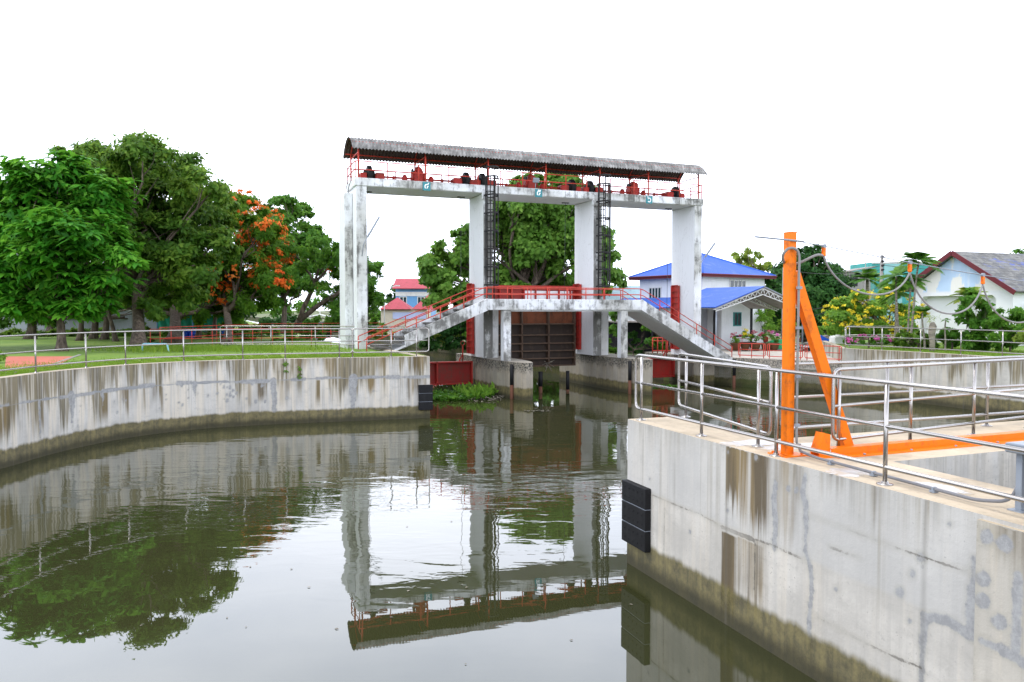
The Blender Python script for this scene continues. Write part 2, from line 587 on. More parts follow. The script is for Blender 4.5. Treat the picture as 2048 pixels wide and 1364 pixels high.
# grass ------------------------------------------------------------------
s = S('lawn')
a = s.noise(scale=.5, detail=5, rough=.6)
b = s.noise(scale=9, detail=4, rough=.7)
c = s.ramp(s.m('ADD', s.m('MULTIPLY', a, .65), s.m('MULTIPLY', b, .35)), [(.30, (.06, .13, .012)), (.48, (.13, .225, .020)), (.62, (.20, .29, .035)), (.75, (.30, .29, .10))])
M['lawn'] = s.pbr(c, .9, 0, s.bump(b, .6, .05))
s = S('bare_ground')
a = s.noise(scale=.35, detail=6, rough=.65)
c = s.ramp(a, [(.3, (.05, .08, .02)), (.5, (.11, .14, .04)), (.7, (.24, .20, .13))])
M['ground'] = s.pbr(c, .95)
M['blade'] = leafmat('grass_blades', (.06, .14, .012), (.14, .25, .02), (.27, .36, .05), .35)

# concrete ----------------------------------------------------------------
def concrete(name, base, ztop, streak=1.0, slen=.55, algae=.42, joint=None, jcol=(.27, .28, .29), attrs=False, two=None, cream=.5, boards=True, black=0.0, topc=(.50, .42, .31)):
    s = S(name)
    x, y, z = s.xyz[0], s.xyz[1], s.xyz[2]
    n1 = s.noise(scale=1.1, detail=6, rough=.6)
    n2 = s.noise(scale=14, detail=5, rough=.7)
    n3 = s.noise((3.2, 3.2, .22), scale=1.0, detail=4, rough=.6)       # tall smears
    n4 = s.noise((9, 9, .3), scale=1.0, detail=3, rough=.65)           # fine runs
    lo = tuple(v * .74 for v in base)
    cr_ = (base[0] * 1.10, base[1] * 1.03, base[2] * .92)
    c = s.mix(s.ss(n1, .32, .68), lo, base)
    c = s.mix(s.m('MULTIPLY', s.ss(n3, .45, .62), cream), c, cr_)
    c = s.mix(s.m('MULTIPLY', s.ss(n4, .48, .70), .35), c, tuple(v * .62 for v in base))
    c = s.mix(s.m('MULTIPLY', s.ss(n2, .60, .72), .30), c, (.20, .19, .18))
    pit = s.ss(s.noise(scale=38, detail=2, rough=.5), .66, .72)
    c = s.mix(s.m('MULTIPLY', pit, s.m('MULTIPLY', s.ss(n1, .42, .58), .6)), c, (.16, .15, .13))
    c = s.mix(s.m('MULTIPLY', s.ss(s.noise((1, 1, 2.2), scale=2.6, detail=6, rough=.7), .52, .68), .32), c, tuple(v * .60 for v in base))
    if two is not None:      # two pours of different age
        c = s.mix(s.m('MULTIPLY', s.ss(s.m('ADD', z, s.m('MULTIPLY', s.m('SUBTRACT', n1, .5), .10)), two - .03, two + .03), .85), c, s.mix(.6, c, (.47, .465, .445), 'MIX'))
    # pock marks
    pk = s.ss(s.voro((1, 1, 1), 2.3), .035, .06, 1.0, 0.0)
    c = s.mix(s.m('MULTIPLY', pk, s.m('MULTIPLY', s.ss(n1, .5, .6), .55)), c, (.22, .23, .24))
    dpt = s.m('SUBTRACT', ztop, z)
    # run-off streaks hanging from the top edge: a ragged stained band plus long single runs
    fine = s.noise((13, 13, .10), scale=1.0, detail=5, rough=.75)
    wide = s.noise((1.1, 1.1, 0), scale=1.0, detail=4, rough=.65)
    L = s.m('MULTIPLY', s.ss(wide, .40, .64), slen * 2.4)
    Lf = s.m('ADD', L, s.m('MULTIPLY', s.m('SUBTRACT', fine, .42), slen * 1.9))
    run = s.ss(s.m('SUBTRACT', Lf, dpt), -.30, .45)
    run = s.m('MULTIPLY', run, s.m('ADD', s.m('MULTIPLY', s.ss(s.noise((16, 16, .35), scale=1.0, detail=3, rough=.7), .38, .62), .75), .25))
    lrun = s.m('MULTIPLY', s.ss(s.noise((3.4, 3.4, .04), scale=1.0, detail=4, rough=.7), .57, .66), s.ss(dpt, 1.7, .5, 0, 1))
    run = s.m('MULTIPLY', s.m('MAXIMUM', run, s.m('MULTIPLY', lrun, .7)), streak, clamp=True)
    rc = s.mix(s.ss(n4, .35, .6), (.075, .058, .020), (.19, .150, .070))
    c = s.mix(s.m('MULTIPLY', run, .85), c, rc)
    if black > 0:
        bl = s.m('MULTIPLY', s.ss(s.m('SUBTRACT', s.m('MULTIPLY', n3, .9), dpt), -.12, .22), s.ss(n2, .38, .60))
        c = s.mix(s.m('MULTIPLY', bl, black), c, (.035, .035, .032))
    if joint is not None:
        jw = s.m('ADD', s.m('MULTIPLY', s.ss(s.noise((.9, .9, 0), scale=1.0, detail=4), .45, .7), .055), .006)
        jz = s.m('ABSOLUTE', s.m('SUBTRACT', s.m('ADD', z, s.m('MULTIPLY', s.m('SUBTRACT', s.noise((2, 2, 0), scale=1, detail=3), .5), .06)), joint))
        jm = s.ss(s.m('SUBTRACT', jw, jz), -.006, .012)
        c = s.mix(jm, c, jcol)
        # longer runs below the joint
        run2 = s.m('MULTIPLY', s.ss(s.noise((2.6, 2.6, .10), scale=1.0, detail=3, rough=.6), .56, .66), s.ss(z, joint, joint - .08))
        run2 = s.m('MULTIPLY', run2, s.ss(z, .45, 1.0))
        c = s.mix(s.m('MULTIPLY', run2, .62 * streak, clamp=True), c, (.16, .115, .045))
    if attrs:
        def at(nm):
            nd = s.n('ShaderNodeAttribute'); nd.attribute_name = nm
            return nd.outputs['Fac']
        nw = s.noise(scale=11, detail=6, rough=.72)
        stn = s.m('MULTIPLY', at('stain'), s.m('ADD', s.m('MULTIPLY', s.ss(n4, .32, .62), .75), .35), clamp=True)
        c = s.mix(s.m('MULTIPLY', stn, .9), c, s.mix(s.ss(n3, .4, .6), (.075, .047, .011), (.20, .135, .045)))
        q = s.m('ADD', at('mortar'), s.m('MULTIPLY', s.m('SUBTRACT', s.m('ADD', s.m('MULTIPLY', nw, .6), s.m('MULTIPLY', n1, .4)), .5), .14))
        cm = s.ss(q, -.014, .012, 1, 0)
        c = s.mix(s.m('MULTIPLY', s.ss(q, .0, .05, 1, 0), .20), c, (.28, .26, .20))
        c = s.mix(s.m('MULTIPLY', cm, .88), c, s.mix(s.ss(nw, .35, .65), (.26, .262, .265), (.375, .375, .37)))
        q = s.m('ADD', at('crack'), s.m('MULTIPLY', s.m('SUBTRACT', nw, .5), .05))
        c = s.mix(s.m('MULTIPLY', s.ss(q, .0, .06, 1, 0), .16), c, (.30, .27, .20))
        c = s.mix(s.m('MULTIPLY', s.m('MULTIPLY', s.ss(q, -.003, .008, 1, 0), s.ss(n1, .36, .56)), .80), c, (.115, .105, .085))
    # waterline growth
    az = s.m('ADD', z, s.m('MULTIPLY', s.m('SUBTRACT', s.m('ADD', s.m('MULTIPLY', n3, .6), s.m('MULTIPLY', n1, .4)), .5), .34))
    al_ = s.ss(az, algae, algae - .10, 0, 1)
    olive = s.mix(s.ss(s.m('ADD', s.m('MULTIPLY', s.noise(scale=5, detail=7, rough=.78), .65), s.m('MULTIPLY', n4, .35)), .34, .68), (.050, .044, .015), (.215, .175, .060))
    c = s.mix(s.m('MULTIPLY', al_, .93), c, olive)
    c = s.mix(s.m('MULTIPLY', s.ss(az, algae * .55, algae * .15, 0, 1), .8), c, (.030, .028, .014))
    # the tops: sun-bleached, dusty
    s.pos
    up = s.ss(s.dot(s.geo.outputs['Normal'], (0, 0, 1)), .6, .8)
    tn = s.noise(scale=.9, detail=6, rough=.65)
    tcol = s.ramp(tn, [(.28, tuple(v * .42 for v in topc)), (.42, tuple(v * .80 for v in topc)), (.52, topc), (.68, tuple(min(.62, v * 1.15) for v in topc))])
    tcol = s.mix(s.m('MULTIPLY', s.ss(n2, .5, .7), .3), tcol, tuple(v * .5 for v in topc))
    c = s.mix(up, c, tcol)
    hgt = s.m('ADD', s.m('MULTIPLY', n2, .35), s.m('MULTIPLY', n1, .6))
    if boards:
        bz = s.m('FRACT', s.m('MULTIPLY', s.m('ADD', x, s.m('MULTIPLY', y, .6)), 1.64))
        edge = s.ss(s.m('ABSOLUTE', s.m('SUBTRACT', bz, .5)), .0, .018)
        hgt = s.m('ADD', hgt, s.m('MULTIPLY', edge, .25))
        c = s.mix(s.m('MULTIPLY', s.m('SUBTRACT', 1, edge), s.m('MULTIPLY', s.m('SUBTRACT', 1, up), .28)), c, (.12, .11, .09))
    return s.pbr(c, .88, 0, s.bump(hgt, .45, .03))

s = S('grey_mortar')
a = s.noise(scale=3, detail=6, rough=.65)
M['mortar'] = s.pbr(s.ramp(a, [(.3, (.30, .31, .32)), (.7, (.44, .445, .45))]), .9, 0, s.bump(a, .4, .02))

s = S('weathered_joint')
M['joint'] = s.pbr(s.ramp(s.noise(scale=7, detail=5, rough=.7), [(.4, (.16, .155, .14)), (.6, (.36, .35, .33))]), .95)

# whitewashed concrete gone black on the weather side
def whitewash(name, front, grime=1.0, lo=.46, base=(.78, .79, .80)):
    s = S(name)
    s.pos
    n1 = s.noise(scale=2.2, detail=7, rough=.72)
    n2 = s.noise((5, 5, .7), scale=1.0, detail=5, rough=.7)
    n3 = s.noise(scale=.5, detail=3)
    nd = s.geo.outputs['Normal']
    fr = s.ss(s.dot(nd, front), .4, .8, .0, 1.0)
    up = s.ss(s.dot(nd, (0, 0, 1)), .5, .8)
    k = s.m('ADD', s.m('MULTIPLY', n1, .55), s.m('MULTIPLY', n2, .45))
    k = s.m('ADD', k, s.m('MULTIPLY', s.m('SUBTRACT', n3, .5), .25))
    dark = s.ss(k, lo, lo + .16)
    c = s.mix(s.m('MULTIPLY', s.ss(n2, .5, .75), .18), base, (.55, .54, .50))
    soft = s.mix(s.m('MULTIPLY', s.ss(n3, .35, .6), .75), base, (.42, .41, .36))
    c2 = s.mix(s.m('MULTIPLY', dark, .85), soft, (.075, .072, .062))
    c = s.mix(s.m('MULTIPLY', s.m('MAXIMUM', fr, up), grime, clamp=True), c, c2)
    # hairline cracks on the clean faces
    ck = s.ss(s.m('ABSOLUTE', s.m('SUBTRACT', s.noise((1, 1, .4), scale=.9, detail=7, rough=.6, dist=1.2), .5)), .0, .004, 1, 0)
    c = s.mix(s.m('MULTIPLY', ck, .45), c, (.25, .24, .22))
    return s.pbr(c, .85, 0, s.bump(n1, .3, .02))
FRONT = (-GV.x, -GV.y, 0)
M['wash'] = whitewash('whitewashed_concrete', FRONT, .85, .50)
M['wash_beam'] = whitewash('mould_blackened_concrete', FRONT, 1.0, .445)
M['wash_soft'] = whitewash('stained_whitewash', FRONT, 1.0, .485)
M['wash_black'] = whitewash('mould_black_front_whitewash', FRONT, 1.0, .36)
M['pier'] = concrete('pier_concrete', (.40, .36, .29), 1.6, .5, .3, .55, None, black=1.0, boards=False, topc=(.30, .27, .22))
M['bank_face'] = concrete('left_wall_repaired_concrete', (.62, .595, .545), 2.2, 1.5, .62, .50, 1.5, cream=.8, attrs=True)
M['bank'] = concrete('left_wall_concrete', (.62, .595, .545), 2.2, 1.5, .62, .50, 1.5, cream=.8)
M['bank_r'] = concrete('right_wall_concrete', (.54, .52, .46), 2.1, 1.4, .46, .60, None, cream=.5)
M['far_bank'] = concrete('blackened_far_wall', (.12, .12, .11), 1.0, 1.0, .5, .6, None, boards=False, black=1.0, topc=(.3, .29, .26))
M['patio'] = concrete('patio_concrete', (.50, .46, .39), 1.45, .6, .3, .45, None, black=.8, boards=False, topc=(.56, .50, .42))

# blue tiled roof
def tiles(name, c, d, fade=None):
    s = S(name)
    a = s.m('MULTIPLY', s.dot(s.pos, (d[0], d[1], 0)), 4.2)
    w = s.m('ABSOLUTE', s.m('SUBTRACT', s.m('FRACT', a), .5))
    rows = s.m('FRACT', s.m('MULTIPLY', s.xyz[2], 5.5))
    n = s.noise(scale=1.2, detail=5, rough=.65)
    c1 = s.mix(s.ss(w, .30, .5), c, tuple(v * .62 for v in c))
    c1 = s.mix(s.m('MULTIPLY', s.ss(rows, .0, .16, 1, 0), .3), c1, tuple(v * .4 for v in c))
    if fade:
        c1 = s.mix(s.ss(s.noise((.5, .9, 1.2), scale=1.0, detail=7, rough=.75), .33, .46), c1, s.mix(s.ss(s.noise(scale=2.4, detail=7, rough=.8), .40, .60), fade, tuple(v * .42 for v in fade)))
    c1 = s.mix(s.m('MULTIPLY', s.ss(n, .5, .75), .25), c1, (.30, .36, .48))
    return s.pbr(c1, .55, 0, s.bump(w, .5, .05), spec=.15)
# ================================================================== SETTING
structure(MB().poly([(-1500, -60, 0), (1500, -60, 0), (1500, 2500, 0), (-1500, 2500, 0)]).build('water', M['water']))
structure(MB().poly([(-1500, -60, -3), (1500, -60, -3), (1500, 2500, -3), (-1500, 2500, -3)]).build('canal_bed', M['ground']))

# ---- left bank and its curved wall
LW = [(-9.0, -3.0), (-12.0, 3.0), (-13.3, 9.0), (-13.1, 14.0)] + [W(px, py, 0)[:2] for px, py in ((0, 938), (80, 914.5), (160, 894.6), (270, 873.5), (400, 858), (540, 849), (685, 843), (860, 835.7))]
LWc = [p for p in resample(catmull([(x, y, 0) for x, y in LW], 10), .45)]
LEND = LWc[-1]
TH = .32
def offset(path, d):
    out = []
    for i, p in enumerate(path):
        t = (path[min(i + 1, len(path) - 1)] - path[max(i - 1, 0)]).normalized()
        out.append(p + Vector((-t.y, t.x, 0)) * d)
    return out
inner = offset(LWc, TH)
mb = MB()
mb.prism([p[:2] for p in LWc] + [p[:2] for p in reversed(inner)], -1.5, 2.2)
# return of the wall along the sluice bay
e0 = LEND; e1 = Vector((GO + GU * -5.1 + GV * 4.0)[:2] + (0,))
dd = (e1 - e0).normalized(); nn = Vector((-dd.y, dd.x, 0))
mb.prism([(e0 + dd * .005)[:2], (e1)[:2], (e1 + nn * TH)[:2], (e0 + dd * .33 + nn * TH)[:2]], -1.5, 2.197)
lwall = tag(mb.build('quay_wall', M['bank']), 'long curved pale concrete basin wall with brown runs below the left lawn', 'wall')
# patches of grey mortar down the joints of the curved wall
def on_left(px):
    best, bi = 1e9, 0
    for i, p in enumerate(LWc):
        if p.y < 10: continue
        q = 1024 + p.x / p.y * FPX
        if abs(q - px) < best: best, bi = abs(q - px), i
    p = LWc[bi]; t = (LWc[min(bi + 1, len(LWc) - 1)] - LWc[bi - 1]).normalized()
    return p, t
def blotch(c, a, b, w, h, n=14, seed=0):
    rr = random.Random(seed)
    out = []
    for i in range(n):
        t = 2 * math.pi * i / n
        k = rr.uniform(.7, 1.15)
        out.append(c + a * math.cos(t) * w * k + b * math.sin(t) * h * k)
    return out
Z = Vector((0, 0, 1))
LF = resample([p for p in LWc if p.y > 11.5], .10)
LFs = np.concatenate([[0], np.cumsum([(q - p).length for p, q in zip(LF, LF[1:])])])
LFx, LFy = np.array([p.x for p in LF]), np.array([p.y for p in LF])
LFt = np.stack([np.gradient(LFx), np.gradient(LFy)], 1); LFt /= np.linalg.norm(LFt, axis=1, keepdims=True)
def s_left(px): return float(LFs[int(np.argmin(np.abs(1024 + LFx / LFy * FPX - px)))])
def left_point(S_, Z_):
    x = np.interp(S_, LFs, LFx) + np.interp(S_, LFs, LFt[:, 1]) * .004
    y = np.interp(S_, LFs, LFy) - np.interp(S_, LFs, LFt[:, 0]) * .004
    return np.stack([x, y, Z_ * 1.0], -1)
caps, rects_l, lines_l = [], [], []
for (px, z0, z1, w0, w1) in [(75, .5, 1.45, .02, .04), (142, .6, 1.5, .02, .12), (545, .0, 1.48, .06, .10), (703, .0, 1.5, .05, .15), (390, 1.1, 1.5, .02, .08), (200, 1.0, 1.5, .0, .07), (150, .42, .8, .02, .02)]:
    q = s_left(px)
    for k in range(6):
        t0, t1 = k / 6, (k + 1) / 6
        caps.append((q + random.uniform(-.03, .03), z0 + (z1 - z0) * t0, q + random.uniform(-.03, .03), z0 + (z1 - z0) * t1, w0 + (w1 - w0) * t1 ** 2))
for k in range(46):
    px = random.choice([random.uniform(440, 570), random.uniform(30, 850), random.uniform(300, 470)]); q = s_left(px); zz = random.uniform(.75, 1.42)
    caps.append((q, zz, q + .01, zz + random.uniform(.0, .06), random.uniform(.015, .05)))
for k in range(26):
    q = random.uniform(0, float(LFs[-1])); zz = random.uniform(.40, 1.0)
    caps.append((q, zz * .3 + .02, q + .01, zz * .3 + .03, random.uniform(.02, .045)))
def jz(q): return 1.5 + .03 * math.sin(q * 1.1)
q = 0.0
while q < LFs[-1] - .3:
    w = random.choice([.004, .012, .03, .05, .07]); 
    caps.append((q, jz(q), q + .4, jz(q + .4), w)); q += .4
for k in range(58):
    q = random.uniform(0, float(LFs[-1])); w = random.choice([.06, .10, .18, .35])
    if random.random() < .45: rects_l.append((q, q + w, random.uniform(.4, 1.2), jz(q), random.uniform(.35, .95), .05))
    else: rects_l.append((q, q + w * 1.5, random.uniform(1.45, 1.9), 2.25, random.uniform(.5, .95), .12))
for px in (210, 355, 470, 620, 780, 840, 20, 110): q = s_left(px); lines_l.append((q, .3, q, 1.45, .002))
face_grid('wall_face', M['bank_face'], lwall, left_point, 0.0, float(LFs[-1]), -.3, 2.195, .045, caps, lines_l, rects_l)
# ground: one sheet per side of the canal, both reaching the horizon
canal_l = [G(-5.1, 4)[:2], G(-6.0, 9)[:2], G(-5.6, 30)[:2], G(-5.8, 60)[:2], G(-6, 150)[:2], G(-4, 420)[:2]]
lg = [(p.x, p.y) for p in inner] + [(e0 + dd * .3 + nn * TH)[:2]] + canal_l + [(-600, 2400), (-1500, 2400), (-1500, -50), (-40, -50), (-20, -20)]
structure(MB().prism(lg, -1.5, 2.14, bottom=False).build('ground', M['lawn']))

# ---- right bank: concrete yard lower down, then the lawn behind the far curved wall
PW = [W(1363, 766, 0), W(1400, 766, 0), W(1462, 772, 0), W(1560, 779, 0), W(1640, 785, 0), W(1684, 788.5, 0)]
RW = [W(1684, 788.5, 0), W(1740, 794.5, 0), W(1797, 801, 0), W(1870, 810, 0), W(1959, 822, 0), W(2048, 835, 0), Vector((20.6, 22.5, 0)), Vector((21.6, 17.0, 0)), Vector((21.0, 9.0, 0)), Vector((18.0, 1.0, 0)), Vector((13.0, -6.0, 0))]
RWc = resample(catmull(RW, 10), .45)
inr = offset(RWc, TH)
tag(MB().prism([p[:2] for p in RWc] + [p[:2] for p in reversed(inr)], -1.5, 2.1).build('quay_wall', M['bank_r']), 'far concrete basin wall with brown streaks below the right lawn, behind the peninsula', 'wall')
RS = RWc[0]; rb = RS + Vector((2.6, 9.0, 0))
tag(MB().prism([RS[:2], (RS + Vector((.3, .1, 0)))[:2], (rb + Vector((.3, 0, 0)))[:2], rb[:2]], -1.5, 2.095).build('retaining_wall', M['bank_r']), 'short stained retaining wall between the lower concrete yard and the right lawn', 'wall')
rl = [p[:2] for p in inr] + [(40, -50), (1500, -50), (1500, 2400), (900, 2400), (60, 78), (24, 64), (20.5, 52.5), (rb + Vector((.3, 0, 0)))[:2]] + [(RS + Vector((.3, .15, 0)))[:2]]
structure(MB().prism(rl, -1.5, 2.04, bottom=False).build('lawn', M['lawn']))
PWp = [p[:2] for p in PW]
fb = [(11.5, 42.8), (3.6, 52.0), W(935, 711, 0)[:2], W(867, 702.5, 0)[:2], (-14.0, 92.0), (-44, 170), (-150, 425)]
yard = [G(11.3, 2.4)[:2]] + PWp[1:] + [(RS + Vector((.05, .2, 0)))[:2], (rb + Vector((-.01, 0, 0)))[:2], (20.5, 52.5), (24, 64), (60, 78), (900, 2400), (-600, 2400)] + list(reversed(fb))
structure(MB().prism([yard[0]] + yard[1:], -1.5, 1.05, bottom=False).build('ground', M['ground']))
yp = [G(11.45, 1.6)[:2]] + [G(11.45, -.2)[:2]] + PWp[1:] + [(RS + Vector((-.01, .0, 0)))[:2], (rb + Vector((-.02, 0, 0)))[:2], (20.0, 58.0), (9.0, 60.0), (11.3, 44.5)]
tag(MB().prism(yp, -1.5, 1.45).build('yard_slab', M['patio']), 'low concrete yard with a black-stained edge where the potted plants stand', 'terrace')
fbo = [Vector((x, y, 0)) for x, y in fb]
fbi = offset(fbo, -.4)
tag(MB().prism([p[:2] for p in fbo] + [p[:2] for p in reversed(fbi)], -1.5, 1.06).build('retaining_wall', M['far_bank']), 'blackened low wall of the upstream canal seen under the left stair', 'wall')

# ---- near right: the lock peninsula
P0 = W(1256, 838, 2.2); PE = W(1960, 1028, 2.2)
PD = (PE - P0).normalized(); PN = Vector((PD.y, -PD.x, 0))          # PN points out over the water
if PN.x > 0: PN = -PN
TIP = W(1352, 833, 2.2); Q = W(1540, 879, 2.2)
FARD = GU
C1 = W(1786, 923, 2.2)
WSTART = P0 + PD * 6.35                                             # where the next wall section starts
def al(px, py):                                                    # pixel -> (distance along the face, height)
    d = ray(px, py)
    n = PN
    o = Vector((0, 0, EYE))
    t = (P0 - o).dot(n) / d.dot(n)
    p = o + d * t
    return (p - P0).dot(PD), p.z
sE = al(1962, 1060)[0]
_x = lambda px, py: al(px, py)
brn, brn2, ylw = (.125, .085, .030), (.23, .17, .085), (.30, .27, .16)
rects = []
for (xa, ya, xb, yb, amt, cc) in [(1452, 905, 1484, 1020, 1.5, brn), (1480, 915, 1500, 1060, 1.2, brn2), (1500, 915, 1545, 1075, 1.25, brn2), (1443, 1060, 1475, 1250, 1.4, brn), (1475, 1070, 1535, 1230, .75, ylw), (1560, 930, 1606, 1000, .6, brn2), (1640, 950, 1700, 990, .5, brn2), (1850, 1005, 1870, 1050, .7, brn2),
                                  (1510, 1075, 1540, 1240, .5, brn2), (1545, 960, 1600, 1090, .45, ylw), (1960, 1045, 2048, 1120, .6, brn2), (1745, 975, 1765, 1060, .5, brn2), (1590, 930, 1612, 1040, .55, brn2)]:
    s0, za = al(xa, ya); s1, _ = al(xb, yb); _, zb = al((xa + xb) / 2, yb)
    rects.append((s0, s1, zb, 2.3 if ya < 1050 and xa < 1900 else za, amt, .03))
def chain(lists, k=1.0):
    out = []
    for L in lists:
        for (ax, ay, aw), (bx, by, bw) in zip(L, L[1:]):
            p, q = al(ax, ay), al(bx, by)
            out.append((p[0], p[1], q[0], q[1], (aw + bw) / 2 * k))
    return out
CAPS = chain([[(1612, 950, 0.03), (1606, 985, 0.05), (1612, 1010, 0.045), (1613, 1050, 0.02), (1611, 1100, 0.022), (1622, 1135, 0.03), (1624, 1180, 0.035), (1619, 1240, 0.022), (1618, 1300, 0.03), (1616, 1352, 0.03)], [(1551, 966, 0.03), (1549, 1000, 0.05), (1552, 1040, 0.05), (1549, 1095, 0.05)], [(1843, 1360, 0.03), (1846, 1290, 0.04), (1850, 1232, 0.045), (1895, 1240, 0.045), (1930, 1264, 0.045), (1962, 1278, 0.05)], [(1951, 1265, 0.08), (1948, 1225, 0.09), (1951, 1180, 0.05), (1950, 1120, 0.015)]], .85)
for (px, py, r) in [(1268, 1008, .02), (1380, 1064, .022), (1800, 1185, .035), (1825, 1148, .03), (1842, 1115, .045), (1898, 1048, .02), (1577, 978, .03), (1592, 981, .03), (1456, 905, .02), (1512, 915, .025), (1300, 958, .02), (1455, 1022, .025), (1672, 1178, .02), (1820, 1244, .02)]:
    p = al(px, py); CAPS.append((p[0], p[1], p[0] + .01, p[1] + .01, r))
CAPS2 = chain([[(1972, 1281, .02), (2010, 1296, .04), (2048, 1318, .045), (2090, 1345, .05)], [(2040, 1300, .05), (2046, 1150, .03)]], .85)
for (px, py, r) in [(1981, 1073, .05), (2017, 1087, .055), (1973, 1156, .05), (1972, 1200, .05), (2007, 1243, .05)]:
    p = al(px, py); CAPS2.append((p[0], p[1], p[0] + .01, p[1] + .01, r))
LINES = chain([[(a_, b_, .008) for a_, b_ in L] for L in (
    [(1306, 990), (1350, 1009), (1400, 1028), (1443, 1052), (1500, 1073), (1548, 1092), (1606, 1118)], [(1620, 1030), (1700, 1060), (1790, 1095), (1870, 1122), (1950, 1148)],
    [(1626, 1230), (1700, 1270), (1780, 1310), (1842, 1335)], [(1660, 1094), (1720, 1116)], [(1330, 1000), (1328, 1100)], [(1511, 1078), (1509, 1180)])])
LINES += chain([[(1445, 1054, .022), (1475, 1066, .022), (1508, 1081, .02)]])
JZ = al(1400, 1028)[1]
M['wall_near'] = concrete('near_wall_concrete', (.625, .59, .525), 2.2, .5, .16, .50, None, attrs=True, two=JZ, cream=.35, topc=(.54, .44, .31))
M['wall_cream'] = concrete('newer_cream_wall_concrete', (.63, .585, .50), 2.2, .9, .22, .5, None, attrs=True, boards=False, cream=.5, topc=(.55, .45, .31))
M['cream_plain'] = concrete('cream_section_concrete', (.63, .585, .50), 2.2, .9, .22, .5, None, boards=False, cream=.5, topc=(.55, .45, .31))
outline = [P0, P0 + PD * 17.0, P0 + PD * 17 + Vector((14, 2, 0)), Q + FARD * 14, Q, TIP]
hole = [C1, C1 + FARD * 7.0, C1 + FARD * 7.0 + PD * 3.6, C1 + PD * 3.6]
M['deck'] = concrete('deck_concrete', (.60, .58, .535), 2.2, .5, .16, .50, None, cream=.35, topc=(.54, .44, .31))
pen = MB().prism([p[:2] for p in outline], -1.5, 2.2, holes=[[p[:2] for p in hole]], bottom=False).build('lock_wall', M['deck'])
tag(pen, 'near pale concrete lock wall and deck jutting in from the right, patched with grey mortar', 'wall')
# next pour of the wall, a finger proud
s1 = P0 + PD * sE
near_point = lambda off: (lambda S_, Z_: np.stack([P0.x + PD.x * S_ + PN.x * off, P0.y + PD.y * S_ + PN.y * off, Z_ * 1.0], -1))
face_grid('wall_face', M['wall_near'], pen, near_point(.004), 0.0, sE + .01, -.25, 2.199, .022, CAPS, LINES, rects)
face_grid('wall_face', M['wall_cream'], pen, near_point(.049), sE, sE + 2.6, -.25, 2.164, .022, CAPS2, [(sE + .01, .3, sE + .01, 2.2, .004)], [(sE + .1, sE + 2.5, 1.75, 2.3, .6, .1), (sE + .5, sE + .9, 1.4, 2.3, .7, .1)])
MB().prism([(s1 + PN * .045)[:2], (s1 + PD * 9 + PN * .045)[:2], (s1 + PD * 9 - PN * .004)[:2], (s1 - PN * .004)[:2]], -1.4, 2.165).build('wall_section', M['cream_plain'], pen)
# construction joints (thin dark ledges), grey mortar runs, plugs
def face(px, py, out=0.0):
    s_, z_ = al(px, py)
    return P0 + PD * s_ + Vector((0, 0, z_ - 2.2)) + PN * out
def strip(pts, w0, seed, jit=.4):            # pts: list of (px,py,halfwidth m)
    rr = random.Random(seed)
    path = [face(a, b) for a, b, _ in pts]
    ws = [c for _, _, c in pts]
    # densify
    P, Wd = [], []
    for i in range(len(path) - 1):
        n = max(2, int((path[i + 1] - path[i]).length / .07))
        for k in range(n):
            P.append(path[i].lerp(path[i + 1], k / n)); Wd.append(ws[i] + (ws[i + 1] - ws[i]) * k / n)
    P.append(path[-1]); Wd.append(ws[-1])
    A, B = [], []
    for i, p in enumerate(P):
        t = (P[min(i + 1, len(P) - 1)] - P[max(i - 1, 0)]).normalized()
        q = PN.cross(t).normalized()
        A.append(p + q * Wd[i] * w0 * (1 + rr.uniform(-jit, jit))); B.append(p - q * Wd[i] * w0 * (1 + rr.uniform(-jit, jit)))
    return A, B
def ribbon(mb, pts, w0=1.0, seed=0, t=.006, jit=.35, mi=0):
    A, B = strip(pts, w0, seed, jit)
    n = len(A)
    vs = [p - PN * .002 for p in A] + [p - PN * .002 for p in B] + [p + PN * t for p in A] + [p + PN * t for p in B]
    fs = []
    for i in range(n - 1):
        fs += [(2 * n + i, 2 * n + i + 1, 3 * n + i + 1, 3 * n + i), (i, i + 1, 2 * n + i + 1, 2 * n + i), (n + i, 3 * n + i, 3 * n + i + 1, n + i + 1)]
    fs += [(0, 2 * n, 3 * n, n), (n - 1, 2 * n - 1, 4 * n - 1, 3 * n - 1)]
    mb.add(vs, fs, mi)
# small raised kerb stone inside and a low slab by the steel frame
kb = W(1925, 985, 2.2)
MB().box((C1 + PD * .95 + GU * 2.3 + Z * .03), (1.6, .5, .07), GA, bev=.02).build('raised_slab', M['cream_plain'], pen)

# ---- fenders
def fender(name, label, base, along_, out, w, z0, z1, t, n=3):
    f = thing(name, label, 'fender', base, 0, 'black rubber dock fenders')
    a, o_ = Vector(along_), Vector(out)
    Mx = Matrix((a, o_, Z)).transposed()
    h = (z1 - z0) / n
    for i in range(n):
        b = MB()
        b.box(a * w / 2 + o_ * (t / 2 + .001) + Z * (z0 + h * (i + .5)), (w, t, h - .010), M=Mx, bev=.008)
        for q in (.14, .32, .5, .68, .86):
            for zz in (-.22, .22):
                b.cyl(a * w * q + o_ * t + Z * (z0 + h * (i + .5 + zz)), .014, .008, 8, axis=o_)
        b.build('rubber_block', M['black'], f)
    MB().box(a * w / 2 + o_ * (t - .068) + Z * ((z0 + z1) / 2), (w - .02, .12, z1 - z0 - .03), M=Mx).build('back_plate', M['greysteel'], f)
    return f
fender('dock_fender', 'large black rubber fender bolted to the near wall corner', (P0.x, P0.y, 0), PD, PN, .70, .36, 1.29, .10)
p, t = LWc[-1], (LWc[-1] - LWc[-3]).normalized()
